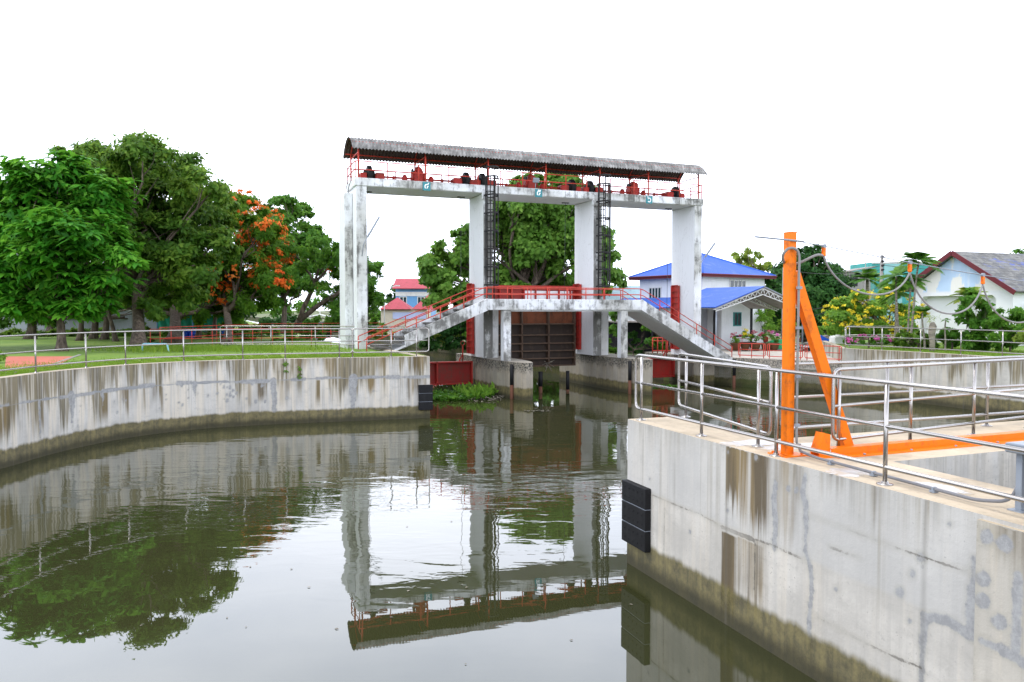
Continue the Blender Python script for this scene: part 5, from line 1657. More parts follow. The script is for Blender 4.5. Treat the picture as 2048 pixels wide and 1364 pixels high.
bush('added leafy undergrowth on the far bank screening sky glints from the water between the gate piers', [(x, 664 + 4 * math.sin(x), 24) for x in range(960, 1200, 12)] + [(x, 690, 16) for x in range(960, 1200, 14)], 58, 'leaf_mid', 110, .26, .16, 1.0, name='hedge', cat='hedge')  # put in to close a gap where sky glinted in the water
bl = pix_blobs([(x, 590 + 20 * math.sin(x * .7), 52) for x in range(-90, 480, 55)], 54.0, 2)
tree('wide dark background tree closing the view behind the left group', W(100, 670, 2.14), D(100, 620, 54), .3, bl, 'leaf_deep', LG, 60, .32, .18)
bush('low dark shrubs in the shade behind the trunks on the left lawn', [(x, 668 + 3 * math.sin(x), 13 + 3 * math.sin(x * 1.7)) for x in range(-20, 560, 22)], 50, 'leaf_dark', 60, .24, .13, 2.1, name='hedge', cat='hedge')
# wall ferns on the curved wall
for px, zz in ((569, 2.0), (592, 1.85)):
    p = near_px(LWc, px)
    t = thing('wall_fern', 'small green %s growing out of the left curved wall' % ('tuft' if px == 569 else 'trailing fern'), 'plant', (p.x, p.y, zz), 0, 'plants on the curved wall')
    P, N = crown_points([((0, -.03, 0), (.08, .05, .14)), ((0.02, -.03, -.22), (.06, .05, .16 if px > 580 else .05))], 900, 60)
    leaves('fronds', M['leaf_light'], t, P, N, .06, .03)

# palms
def palm(label, base, h, n, L, r, mat='leaf_palm', lean=(0, 0), group=None, stiff=.9, ncol=22, name='palm_tree', trunkm='palebark'):
    t = thing(name, label, 'palm', base, 0, group)
    top = Vector((lean[0], lean[1], h))
    mb = MB(); mb.tube(fillet([(0, 0, -.1), (lean[0] * .3, lean[1] * .3, h * .5), top], h * .4, 6), [r * 1.3] + [r] * 7 + [r * .8], 8) if False else mb.tube([Vector((0, 0, -.1)).lerp(top, k / 6) + Vector((math.sin(k) * .03, 0, 0)) for k in range(7)], [r * (1.35 - .08 * k) for k in range(7)], 8)
    mb.build('trunk', M[trunkm], t)
    V, F = [], []
    for i in range(n):
        a = 2 * math.pi * (i * .381966) + random.uniform(-.2, .2)
        el = random.uniform(-.2, 1.25)
        d = Vector((math.cos(a) * math.cos(el), math.sin(a) * math.cos(el), math.sin(el)))
        side = Vector((-math.sin(a), math.cos(a), 0))
        for k in range(ncol):
            t_ = .12 + .88 * k / (ncol - 1)
            p = top + d * L * t_ - Vector((0, 0, 1)) * L * stiff * .55 * t_ * t_
            tg = (d - Vector((0, 0, 1)) * stiff * 1.1 * t_).normalized()
            ll = L * .36 * math.sin(math.pi * min(1, .18 + t_ * .85)) * random.uniform(.85, 1.1)
            for sg in (-1, 1):
                dr = (side * sg * .85 + tg * .6 - Vector((0, 0, 1)) * .30).normalized()
                w = tg * L * .030
                o_ = len(V)
                V += [p - w, p + w, p + dr * ll * .6 + w * .8, p + dr * ll, p + dr * ll * .6 - w * .8]
                F.append((o_, o_ + 1, o_ + 2, o_ + 3, o_ + 4))
    me = MB(); me.v = [tuple(v) for v in V]; me.f = F; me.m = [0] * len(F); me.s = [False] * len(F)
    me.build('fronds', M[mat], t)
    return t
def palm_px(label, pxt, pyt, pxb, Y, n, Lpx, r, **k):
    b_ = D(pxb, 650, Y); b_.z = 2.04
    tp = D(pxt, pyt, Y)
    palm(label, b_, tp.z - b_.z, n + 3, Lpx * 1.5 / FPX * Y, r, lean=(tp.x - b_.x, 0), **k)
PG = 'slender palms by the white gabled building'
palm_px('tallest slender palm, its crown in front of the gable slope', 1838, 522, 1818, 36, 13, 34, .045, group=PG)
palm_px('palm with a full arched crown left of the tallest palm', 1793, 552, 1796, 37, 14, 32, .05, group=PG)
palm_px('thin-stemmed palm between the full palm and the tallest palm', 1824, 560, 1812, 36.5, 12, 26, .04, group=PG)
palm_px('short palm rising from the yellow bush', 1795, 586, 1788, 38, 12, 28, .04, group=PG)
palm_px('coconut palm in front of the teal building', 1735, 558, 1737, 58, 16, 30, .12)
palm_px('broad young palm in front of the white wall', 1940, 592, 1945, 34.5, 14, 30, .05, mat='leaf_yellowish')
palm_px('bare-stemmed thin palm left of the round clipped bush', 1892, 640, 1890, 34.0, 4, 8, .03)
palm_px('low bushy palm at the foot of the mango tree', 1845, 625, 1850, 35, 9, 22, .04)
# stump with tuft
t = thing('tree_stump', 'tall grey lopped stump standing on the right lawn left of the round bush', 'stump', D(1864, 686, 33.6)[:2] + (2.04,))
mb = MB(); mb.tube([(0, 0, -.1), (.02, 0, .4), (-.02, 0, .8), (.02, 0, 1.1), (0, 0, 1.28)], [.13, .11, .14, .16, .08], 10); mb.build('trunk', M['palebark'], t)
P, N = crown_points([((0, 0, 1.45), (.2, .2, .22))], 60, 60); leaves('sprouts', M['leaf_yellowish'], t, P, N, .26, .03)
# potted plants
for i, (px, h, mat, lab) in enumerate([(1471, .62, 'red_bloom', 'clay pot with thin pink-flowered plant at the foot of the right stair'), (1490, .85, 'yellow_bloom', 'clay pot with a tall yellow-green plant, second from the stair'), (1511, .75, 'red_bloom', 'clay pot with the fullest pink flowers, third from the stair'), (1532, .80, 'red_bloom', 'clay pot with bright red bloom, second from the orange mast'), (1548, .70, 'pink_bloom', 'clay pot with pale pink flowers nearest the orange mast')]):
    b_ = W(px, 701.5, 1.45)
    t = thing('potted_plant', lab, 'potted plant', b_, 0, 'potted plants on the concrete yard')
    MB().lathe((0, 0, 0), [(0.001, 0), (.17, 0), (.27, .28), (.30, .40), (.33, .42), (.33, .47), (.28, .47), (.27, .42), (.001, .42)], 20).build('pot', M['clay'], t)
    P, N = crown_points([((0, 0, .45 + h * .45), (.30, .30, h * .42))], 260, 60, .35); leaves('foliage', M['leaf_light'] if i in (0, 1) else M['leaf_mid'], t, P, N, .11, .04)
    P, N = crown_points([((0, 0, .5 + h * .55), (.34, .34, h * .42))], 150, 40, .3, (.7, 1.0), -.2); leaves('blossom', M[mat], t, P, N, .07, .06)
# water hyacinth raft by the left gate leaf
t0 = G(-.4, -2.4, 0)
hy = thing('water_hyacinth', 'floating raft of water hyacinth in front of the low left gate leaf', 'water plants', t0)
n = 1500
ax, ay = rng.uniform(-1, 1, n), rng.uniform(-1, 1, n)
ok = ax ** 2 + ay ** 2 < 1
ax, ay = ax[ok], ay[ok]
# raft stretched along u from the wall end to the pier
C = np.array([list(GU * float(a * 1.75 - 1.4) + GV * float(b2 * 1.4 + .9) + Z * float(.03 + abs(rng.normal()) * .08 * (1.6 if a > .3 else 1))) for a, b2 in zip(ax, ay)])
N = unit(len(C)) * .6 + np.array([0, 0, 1.0])
leaves('pads', M['leaf_mid'], hy, C, N, .17, .15, .4, -.3)
sel = C[ax > .1][:260]
Nn = unit(len(sel)); Nn[:, 2] = 0
leaves('upright_leaves', M['leaf_light'], hy, sel + np.array([0, 0, .08]), Nn, .26, .12, .3, -1.2)
sel = C[(ax > -.1)][:300] * np.array([1, 1, .3]) + np.array([GU.x * .2 - GV.x * .6, GU.y * .2 - GV.y * .6, 0])
leaves('dry_litter', M['palebark'], hy, sel, unit(len(sel)) + np.array([0, 0, 2.]), .18, .04, .2, 0)
fl = thing('floating_leaves', 'few pale floating leaves drifting left of the middle pier', 'leaves', W(1075, 822, 0.01))
P = np.stack([rng.uniform(-.5, .5, 40), rng.uniform(-.15, .15, 40), rng.uniform(0, .01, 40)], 1)
leaves('leaf_litter', M['palebark'], fl, P, np.tile([0, 0, 1.0], (40, 1)), .16, .05, .1, 0)
hy2 = thing('water_hyacinth', 'small patch of floating weed below the low right gate leaf', 'water plants', W(1325, 774, 0))
P = np.stack([rng.uniform(-.9, .9, 260), rng.uniform(-.6, .6, 260), rng.uniform(0, .05, 260)], 1)
leaves('pads', M['leaf_mid'], hy2, P, unit(260) * .5 + np.array([0, 0, 1.0]), .15, .12, .3, 0)

# grass blades on the near strips of lawn
def grass(label, sampler, n, h=.07):
    P = np.array([sampler() for _ in range(n)])
    a = rng.uniform(0, 2 * math.pi, n); lean_ = rng.normal(size=(n, 2)) * .35
    s_ = rng.uniform(.5, 1.5, n) * h
    V = np.zeros((n, 3, 3))
    dx, dy = np.cos(a) * .011, np.sin(a) * .011
    V[:, 0] = P - np.stack([dx, dy, 0 * dx], 1); V[:, 1] = P + np.stack([dx, dy, 0 * dx], 1)
    V[:, 2] = P + np.stack([lean_[:, 0] * s_, lean_[:, 1] * s_, s_], 1)
    o = np_mesh('grass', V.reshape(-1, 3), np.arange(3 * n).reshape(n, 3), M['blade'])
    tag(o, label, 'grass', None, 'stuff')
lpath = [p for p in offset(LWc, .36) if p.y > 14]
def s1_():
    i = random.randrange(len(lpath) - 1); p = lpath[i].lerp(lpath[i + 1], random.random())
    t = (lpath[i + 1] - lpath[i]).normalized(); k = abs(random.gauss(0, 1.6))
    return (p.x - t.y * k, p.y + t.x * k, 2.135)
grass('short green lawn grass along the top of the left curved wall', s1_, 60000, .06)
tp_ = [W(270 + random.random() * 130, 700, 2.14) for _ in range(10)]
def s2_():
    p = W(random.gauss(330, 55) if random.random() < .5 else random.gauss(520, 70), 700 + random.gauss(0, 2.5), 2.14); return (p.x, p.y, 2.135)
grass('taller bright grass tufts by the red railing corner behind the left lawn', s2_, 7000, .20)
rp = [p for p in offset(RWc, .36)[:50]]
def s3_():
    i = random.randrange(len(rp) - 1); p = rp[i].lerp(rp[i + 1], random.random())
    t = (rp[i + 1] - rp[i]).normalized(); k = random.uniform(0, 6)
    return (p.x - t.y * k, p.y + t.x * k, 2.035)
grass('rough lawn grass behind the right basin wall', s3_, 30000, .08)
# red paving and path, left lawn
pv = [W(10, 736, 2.145)[:2], W(108, 734, 2.145)[:2], W(150, 713, 2.145)[:2], W(12, 713, 2.145)[:2]]
structure(MB().prism(pv, 2.13, 2.152).build('paving', M['paving']))
kb_ = [W(104, 728, 2.145)[:2], W(112, 727.5, 2.145)[:2], W(163, 709.5, 2.145)[:2], W(157, 709.5, 2.145)[:2]]
structure(MB().prism(kb_, 2.13, 2.158).build('kerb', M['pole']))

# fallen leaves on the lawn, a few specks on the water
n = 900
P = np.array([s1_() for _ in range(n)]) + np.array([0, 0, .04]); leaf_l = leaves('fallen_leaves', M['palebark'], None, P, unit(n) * .4 + np.array([0, 0, 1.0]), .07, .04)
tag(leaf_l, 'small dry fallen leaves scattered over the left lawn strip', 'leaves', None, 'stuff')
n = 70
P = np.stack([rng.uniform(-5, 2.5, n), rng.uniform(7, 26, n), np.full(n, .006)], 1)
P[:, 0] += (P[:, 1] - 14) * -.1
lw_ = leaves('floating_specks', M['palebark'], None, P, np.tile([0, 0, 1.0], (n, 1)) + unit(n) * .05, .05, .03, .05, 0)
tag(lw_, 'few tiny pale leaves floating on the open water', 'leaves', None, 'stuff')
# ================================================================== BUILDINGS
def window(parent, c, w, h, ax, n, panes=2, frame=None, bars=0, d=.05):
    """c centre on the wall, ax along the wall (unit), n outward"""
    c, ax, n = Vector(c), Vector(ax), Vector(n)
    Mx = Matrix((ax, n, Z)).transposed()
    f = MB(); t_ = .07
    f.box(c + n * d / 2 + Z * (h / 2), (w + t_, d, t_), M=Mx); f.box(c + n * d / 2 - Z * (h / 2), (w + t_, d, t_), M=Mx)
    for k in range(panes + 1): f.box(c + n * d / 2 + ax * (-w / 2 + w * k / panes), (t_, d * .96, h - t_), M=Mx)
    fo = f.build('window', frame or M['white_trim'], parent)
    g = MB(); g.box(c + n * .012, (w - .02, .02, h - .02), M=Mx); g.build('pane', M['glass'], fo)
    if bars:
        b = MB()
        for k in range(bars): b.bar(c + n * (d + .02) + ax * (-w / 2 + w * (k + .5) / bars) - Z * h / 2, c + n * (d + .02) + ax * (-w / 2 + w * (k + .5) / bars) + Z * h / 2, .02, .02)
        b.build('window_bars', M['dark_door'], fo)
    return fo
def roof_faces(quads, th=.09):
    b = MB()
    for q in quads:
        q = [Vector(p) for p in q]
        n = ngon_normal(q)
        if n.z < 0: q = q[::-1]; n = -n
        b.slab([p - n * th for p in q], n, th)
    return b
# ---- blue-roofed two-storey house
hx = Vector((.843, .538, 0)); hy_ = Vector((-.492, .871, 0)); hy_ = Vector((-hx.y, hx.x, 0))
H0 = Vector((12.9, 52.6, 0))
house = thing('house', 'two-storey white house with a bright blue tiled hip roof behind the right pillar', 'house', H0)
L_ = 6.3
def HP(a, b, z): return hx * a + hy_ * b + Z * z
b = MB(); b.prism([HP(0, 0, 0)[:2], HP(L_, 0, 0)[:2], HP(L_, L_, 0)[:2], HP(0, L_, 0)[:2]], 1.0, 6.35)
b.build('wall', M['white'], house)
ov = .55
E = [HP(-ov, -ov, 6.30), HP(L_ + ov, -ov, 6.30), HP(L_ + ov, L_ + ov, 6.30), HP(-ov, L_ + ov, 6.30)]
apx = HP(L_ / 2, L_ / 2, 7.98)
tm1 = tiles('blue_roof_tiles_front', (.045, .125, .50), hx); tm2 = tiles('blue_roof_tiles_side', (.045, .125, .50), hy_)
b = roof_faces([(E[0], E[1], apx)]); b.f += []; ro = b.build('roof', tm1, house)
for q, mm_ in (((E[3], E[0], apx), tm2), ((E[1], E[2], apx), tm2), ((E[2], E[3], apx), tm1)):
    roof_faces([q]).build('roof', mm_, house)
b = MB()
for i in range(4): b.bar(E[i] - Z * .12, E[(i + 1) % 4] - Z * .12, .06, .2)
b.build('fascia', M['maroon'], house)
b = MB()
for i in range(4): b.tube([E[i] + (E[i] - apx).normalized() * .06 - Z * .03, E[(i + 1) % 4] + (E[(i + 1) % 4] - apx).normalized() * .06 - Z * .03], .06, 8)
b.build('gutter', M['maroon'], house)
b = MB()
for i in range(4): b.tube([E[i], apx], .07, 6)
b.build('ridge_cap', paint('blue_ridge', (.05, .14, .55), .1), house)
window(house, HP(0, 4.6, 5.0), 1.25, .95, hy_, -hx, 4, bars=0)
window(house, HP(3.45, 0, 5.62), 1.6, .62, hx, -hy_, 4)
# lean-to roof on the left side of the house
lr = [HP(-.0, -.2, 4.75), HP(-.0, 8.2, 4.75), HP(-2.6, 8.2, 4.02), HP(-2.6, -.2, 4.02)]
roof_faces([lr]).build('lean_to_roof', tm2, house)
b = MB(); b.prism([HP(-2.2, 0, 0)[:2], HP(-.02, 0, 0)[:2], HP(-.02, 8, 0)[:2], HP(-2.2, 8, 0)[:2]], 1.0, 4.05); b.build('lean_to_wall', M['white'], house)
# ---- carport and small gabled room
car = thing('carport', 'blue-roofed carport with a white lattice truss gable beside the two-storey house', 'carport', Vector((14.8, 45.8, 0)))
cx = Vector((.862, .507, 0)); cy = Vector((-cx.y, cx.x, 0))
def CP(a, b, z): return cx * a + cy * b + Z * z
hw, ze, za, dl = 3.95, 4.02, 5.26, 4.6
for sg in (-1, 1):
    roof_faces([(CP(0, -.1, za), CP(sg * hw, -.1, ze), CP(sg * hw, dl, ze), CP(0, dl, za))], .06).build('roof', tiles('blue_sheet_roof', (.045, .125, .50), cy) if sg < 0 else M['greysteel'], car)
    roof_faces([(CP(0, -.08, za - .08), CP(sg * hw, -.08, ze - .08), CP(sg * hw, dl, ze - .08), CP(0, dl, za - .08))], .02).build('ceiling', M['tin'], car)
for bb_ in (0.0, 2.2):
    b = MB()
    for sg in (-1, 1):
        t1, t2_ = CP(0, bb_, za - .14), CP(sg * hw, bb_, ze - .14)
        u1, u2 = CP(0, bb_, za - .50), CP(sg * hw * .96, bb_, ze - .24)
        b.tube([t1, t2_], .035, 6); b.tube([u1, u2], .03, 6)
        n = 9
        for k in range(n):
            b.tube([t1.lerp(t2_, k / n), u1.lerp(u2, (k + .5) / n)], .022, 5); b.tube([u1.lerp(u2, (k + .5) / n), t1.lerp(t2_, (k + 1) / n)], .022, 5)
    b.build('truss', M['white_trim'], car)
for a in (-hw + .3, hw - .3):
    MB().tube([CP(a, .1, 1.45), CP(a, .1, ze - .1)], .05, 8).build('post', M['greysteel'], car)
rm = thing('small_building', 'small white gabled room with a barred green window under the carport', 'building', Vector((14.8, 45.8, 0)))
b = MB(); b.slab([CP(-.68, 2.6, 1.4), CP(1.8, 2.6, 1.4), CP(1.8, 2.6, 3.9), CP(.56, 2.6, 4.45), CP(-.68, 2.6, 3.9)], cy, 3.4)
b.build('wall', M['white'], rm)
window(rm, CP(.65, 2.6, 3.28), .62, .80, cx, -cy, 2, M['teal'], bars=5)
b = MB(); b.slab([CP(-3.3, 3.8, 1.4), CP(-.70, 3.8, 1.4), CP(-.70, 3.8, 4.0), CP(-3.3, 3.8, 4.0)], cy, .15); b.build('back_wall', M['greywall'], rm)
MB().box(CP(-2.5, 3.7, 2.6), (.7, .12, 2.4), rz=math.atan2(cx.y, cx.x)).build('doorway', M['dark_door'], rm)
MB().box(CP(-.95, 2.9, 2.65), (.14, .14, 2.6), rz=math.atan2(cx.y, cx.x)).build('post', M['dark_door'], rm)
MB().box(CP(2.0, 2.7, 2.65), (.14, .14, 2.6), rz=math.atan2(cx.y, cx.x)).build('post', M['dark_door'], rm)
# bench by the room
t = thing('metal_bench', 'low black metal bench in front of the small white room', 'bench', CP(.3, 1.6, 1.45) + Vector((14.8, 45.8, 0)), math.atan2(cx.y, cx.x))
MB().box((0, 0, .42), (1.5, .4, .05)).build('seat', M['dark_door'], t)
MB().bar((-.75, .2, .8), (.75, .2, .8), .05, .12).build('backrest', M['dark_door'], t)
for x in (-.7, .7): MB().bar((x, 0, 0), (x, .2, .82), .05, .05).build('leg', M['dark_door'], t)
# ---- pale teal-roofed shed behind the second bay
t = thing('shed', 'low white shed with pale corrugated roof between the bodhi tree and blue-roofed house', 'shed', D(1215, 680, 64)[:2] + (1.0,))
MB().box((1.0, 2, 1.6), (8, 4, 3.6)).build('wall', M['white'], t)
roof_faces([(Vector((-3.4, -.4, 3.7)), Vector((5.4, -.4, 3.7)), Vector((5.4, 2, 4.9)), Vector((-3.4, 2, 4.9)))], .06).build('roof', paint('pale_blue_sheet', (.42, .58, .62), .3), t)
# shelter under the right stair
sx_ = D(1298, 690, 49); t = thing('shelter', 'dark open shelter with a flat tin roof seen beneath the right stair', 'shelter', (sx_.x, sx_.y, 1.05))
MB().box((0, 1.5, 2.05), (4.6, 3.4, .08)).build('roof', M['tin'], t)
b = MB(); b.box((0, 3.2, 1.0), (4.4, .1, 2.0)); b.build('back_wall', M['dark_door'], t)
for x in (-2.1, 0.2, 2.1): MB().tube([(x, 0, 0), (x, 0, 2.05)], .06, 8).build('post', M['dark_door'], t)
b = MB()
limb(b, (.6, .2, 0), (.9, .1, .9), .18, .14, .1); limb(b, (.9, .1, .9), (0, 0, 1.9), .10, .05, .1); limb(b, (.9, .1, .9), (1.6, .1, 1.9), .10, .05, .1)
o = b.build('dead_tree', M['bark']); o.location = (sx_.x, sx_.y, 1.05); tag(o, 'gnarled forked dead trunk in front of the dark shelter', 'dead tree')

# ---- white gabled building, right
gx = -GV; gy = GU.copy()
B0 = D(1922, 690, 42.0); B0.z = 0
bld = thing('gabled_building', 'white gabled building with peeling pale blue paint and a patchy blue roof at the right', 'building', B0)
def BP(a, b, z): return gx * a + gy * b + Z * z
s = S('peeling_painted_wall')
a_ = s.noise((.8, .8, .45), scale=.9, detail=7, rough=.62)
c = s.mix(s.ss(a_, .50, .535), (.74, .72, .67), (.46, .60, .78))
c = s.mix(s.m('MULTIPLY', s.ss(s.noise((2, 2, .3), scale=1, detail=5, rough=.7), .5, .7), .5), c, (.80, .80, .80))
c = s.mix(s.ss(s.xyz[2], 4.75, 4.95), (.74, .74, .75), c)
M['peel'] = s.pbr(c, .85)
gl, gr, zap, zel = -2.5, 4.6, 7.0, 5.0
gl, gr = -3.15, 3.15
zel = 4.85
pts = [BP(-2.6, 0, 1.9), BP(gr, 0, 1.9), BP(gr, 0, zel), BP(0, 0, zap - .12), BP(-2.6, 0, 5.25)]
b = MB(); b.slab(pts, gy, .25)
b.build('front_wall', M['peel'], bld)
b = MB(); b.prism([BP(-2.6, .25, 0)[:2], BP(gr, .25, 0)[:2], BP(gr, 10, 0)[:2], BP(-2.6, 10, 0)[:2]], 1.9, 4.8); b.build('side_wall', M['white'], bld)
# raised surround leaving a recessed lower panel
b = MB()
fr = [BP(-2.6, 0, 4.62), BP(gr, 0, 4.62), BP(gr, 0, zel), BP(0, 0, zap - .12), BP(-2.6, 0, 5.25)]
b.slab(fr, -gy, .42); b.slab([BP(-2.6, 0, 1.9), BP(-2.25, 0, 1.9), BP(-2.25, 0, 4.62), BP(-2.6, 0, 4.62)], -gy, .42); b.slab([BP(2.25, 0, 1.9), BP(gr, 0, 1.9), BP(gr, 0, 4.62), BP(2.25, 0, 4.62)], -gy, .42)
b.slab([BP(-2.25, 0, 4.62), BP(-2.05, 0, 4.62), BP(-2.25, 0, 4.42)], -gy, .42); b.slab([BP(2.25, 0, 4.62), BP(2.05, 0, 4.62), BP(2.25, 0, 4.42)], -gy, .42)
b.build('gable_surround', M['peel'], bld)
tb_ = tiles('weathered_blue_roof', (.05, .10, .48), gx, (.20, .195, .18))
roof_faces([(BP(0, -.85, zap), BP(3.55, -.85, 4.78), BP(3.55, 14, 4.78), BP(0, 14, zap))], .08).build('roof', tb_, bld)
roof_faces([(BP(0, -.85, zap), BP(-3.4, -.7, 4.95), BP(-3.4, 14, 4.95), BP(0, 14, zap))], .08).build('roof', tb_, bld)
b = MB(); b.bar(BP(0, -.87, zap - .08), BP(3.55, -.87, 4.70), .05, .24); b.bar(BP(0, -.87, zap - .08), BP(-3.4, -.87, 4.87), .05, .24)
b.build('barge_board', M['maroon'], bld)
b = MB(); b.box(BP(3.6, 3, 3.0), (.8, 5, 2.4), rz=math.atan2(gx.y, gx.x)); b.build('side_annex', M['greywall'], bld)

# ---- teal and grey buildings far right
t = thing('teal_building', 'flat-topped teal building behind the palms', 'building', D(1790, 690, 92)[:2] + (2.0,))
MB().box((.9, 3, 3.7), (7.6, 6, 7.6)).build('wall', M['teal'], t)
MB().box((-.4, -.05, 3.6), (2.2, .1, 7.4)).build('pale_panel', paint('pale_teal', (.26, .50, .50), .1), t)
MB().box((-3.9, 2, 3.2), (2.2, 5, 6.4)).build('wing', paint('mint_wall', (.12, .36, .32), .2), t)
MB().box((.9, -.08, 7.45), (7.7, .1, .2)).build('parapet', M['white_trim'], t)
t = thing('grey_building', 'weathered grey concrete building with a dark opening left of the teal one', 'building', D(1716, 690, 88)[:2] + (2.0,))
MB().box((0, 3, 3.1), (2.6, 6, 6.2)).build('wall', M['pole'], t)
MB().box((-.6, -.03, 5.2), (.8, .1, 1.3)).build('opening', M['dark_door'], t)
roof_faces([(Vector((-1.6, -.5, 6.2)), Vector((1.6, -.5, 6.8)), Vector((1.6, 5, 6.8)), Vector((-1.6, 5, 6.2)))], .1).build('roof', M['tin'], t)

# ---- left bank houses
t = thing('blue_house', 'blue board-walled house among the trunks on the left', 'house', D(262, 670, 56)[:2] + (2.1,))
MB().box((0, 2, 1.9), (2.9, 4, 3.9)).build('wall', M['bluewall'], t)
roof_faces([(Vector((-1.9, -.6, 3.85)), Vector((1.9, -.6, 3.85)), Vector((1.9, 4, 4.7)), Vector((-1.9, 4, 4.7)))], .08).build('roof', paint('bright_blue_sheet', (.12, .20, .55), .2), t)
window(t, (.2, 0, 2.3), .9, .8, (1, 0, 0), (0, -1, 0), 2)
b = MB(); b.box((0, -.18, 2.86), (1.5, .4, .06)); b.build('awning', M['white_trim'], t)
t = thing('boundary_wall', 'long low grey rendered wall behind the trunks on the left', 'wall', D(180, 660, 54)[:2] + (2.1,))
MB().box((0, 0, .85), (19, .2, 1.7)).build('wall_panel', M['greywall'], t)
MB().box((0, -.02, .2), (19.02, .26, .4)).build('plinth', M['pole'], t)
MB().box((0, -.02, 1.74), (19.04, .3, .08)).build('coping', M['white_trim'], t)
t = thing('brick_house', 'red brick house with a white-trimmed door behind the green tarpaulin', 'house', D(398, 670, 58)[:2] + (2.1,))
MB().box((0, 2, 2.2), (2.2, 4, 4.4)).build('wall', M['brick'], t)
roof_faces([(Vector((-1.4, -.4, 4.3)), Vector((1.4, -.4, 4.3)), Vector((1.4, 4, 5)), Vector((-1.4, 4, 5)))], .08).build('roof', M['tin'], t)
window(t, (.75, 0, 2.9), .5, 1.3, (1, 0, 0), (0, -1, 0), 1)
t = thing('market_awning', 'green tarpaulin stall front with a blue-white roof under the trees', 'stall', D(392, 672, 53)[:2] + (2.1,))
nx_ = 40
V = []; F = []
for j in range(9):
    for i in range(nx_ + 1):
        V.append((-2.6 + 4.6 * i / nx_, .12 * math.sin(i * 1.3 + j * .4) + .05 * math.sin(i * 3.1) - .02 * j, .25 + 1.25 * j / 8))
for j in range(8):
    for i in range(nx_): F.append((j * (nx_ + 1) + i, j * (nx_ + 1) + i + 1, (j + 1) * (nx_ + 1) + i + 1, (j + 1) * (nx_ + 1) + i))
MB().add(V, F, 0, True).build('curtain', M['tarp'], t)
roof_faces([(Vector((-2.8, -.8, 1.75)), Vector((2.6, -.8, 1.35)), Vector((2.6, 2, 1.7)), Vector((-2.8, 2, 2.1)))], .05).build('roof', paint('blue_white_sheet', (.40, .48, .66), .2), t)
for x in (-2.4, 0, 2.2): MB().tube([(x, -.5, 0), (x, -.5, 1.6)], .05, 6).build('post', M['bluewall'], t)
for i, px in enumerate((372, 385, 450)):
    t = thing('plastic_drum', 'blue plastic drum %s' % ('left of the pair before the tarpaulin', 'right of the pair before the tarpaulin', 'standing alone right of the tarpaulin')[i], 'drum', D(px, 680, 48)[:2] + (2.14,), 0, 'blue drums under the trees')
    MB().lathe((0, 0, 0), [(r_ * .7, z_ * .62) for r_, z_ in [(.001, 0), (.24, 0), (.27, .06), (.27, .30), (.285, .32), (.27, .34), (.27, .60), (.285, .62), (.27, .64), (.26, .86), (.24, .88), (.001, .88)]], 18).build('barrel', M['bluetarp'], t)

# ---- houses up the canal
t = thing('red_roofed_house', 'far blue house with a red roof beyond the canal, left of the bodhi tree', 'house', D(822, 650, 92)[:2] + (1.05,))
MB().box((.3, 3, 3.1), (4.2, 6, 4.6)).build('wall', paint('blue_plank_wall', (.14, .34, .60), .2), t)
MB().box((.3, -.05, 4.7), (4.2, .1, .5)).build('balcony', M['white_trim'], t)
roof_faces([(Vector((-2.1, -.8, 5.35)), Vector((2.9, -.8, 5.35)), Vector((2.9, 2.2, 6.6)), Vector((-2.1, 2.2, 6.6)))], .08).build('roof', M['pink_roof'], t)
for x in (-.9, 1.2): window(t, (x, -.0, 3.9), .8, .9, (1, 0, 0), (0, -1, 0), 2)
t = thing('canal_house', 'small cream house with a faded red hip roof in front of the red-roofed one', 'house', D(808, 655, 84)[:2] + (1.05,))
MB().box((0, 2, 1.5), (5.0, 4, 3.0)).build('wall', M['cream'], t)
MB().box((.6, -.03, 2.2), (3.6, .1, .7)).build('pale_band', paint('lilac_band', (.50, .56, .78), .1), t)
roof_faces([(Vector((-2.6, -.5, 2.9)), Vector((.8, -.5, 2.9)), Vector((-.9, 1.5, 4.2))), (Vector((.8, -.5, 2.9)), Vector((.8, 3.5, 2.9)), Vector((-.9, 1.5, 4.2))), (Vector((-2.6, 3.5, 2.9)), Vector((-2.6, -.5, 2.9)), Vector((-.9, 1.5, 4.2))), (Vector((.9, -.5, 2.9)), Vector((4.2, -.5, 2.9)), Vector((2.5, 1.5, 4.5)))], .06).build('roof', M['pink_roof'], t)
t = thing('canal_shack', 'low tin-roofed shack on the bank in front of the cream house', 'shack', D(872, 668, 74)[:2] + (1.05,))
MB().box((0, 1, .6), (4.4, 2, 1.2)).build('wall', M['dark_door'], t)
roof_faces([(Vector((-2.9, -.6, 1.25)), Vector((2.9, -.6, 1.05)), Vector((2.9, 2, 1.6)), Vector((-2.9, 2, 1.8)))], .05).build('roof', M['tin'], t)
t = thing('canal_shack', 'grey slatted shack on the far bank left of the leaning tree', 'shack', D(590, 665, 66)[:2] + (1.4,))
b = MB()
for k in range(7): b.box((0, 0, .15 + .2 * k), (5.6, .06, .15))
b.build('slat_wall', M['greywall'], t); MB().box((0, .6, .75), (5.4, 1, 1.4)).build('wall', M['dark_door'], t)
t = thing('lamp_post', 'thin white street lamp beside the far red-roofed house', 'street lamp', D(769, 655, 80)[:2] + (1.05,))
MB().tube(fillet([(0, 0, 0), (0, 0, 4.9), (1.2, 0, 5.3)], .4), .05, 6).build('pole', M['white_trim'], t)
MB().box((1.35, 0, 5.3), (.5, .16, .1)).build('lamp_head', M['white_trim'], t)
t = thing('far_bridge', 'pale arched footbridge far up the canal seen beneath the leaning tree', 'footbridge', D(640, 640, 120)[:2] + (1.2,))
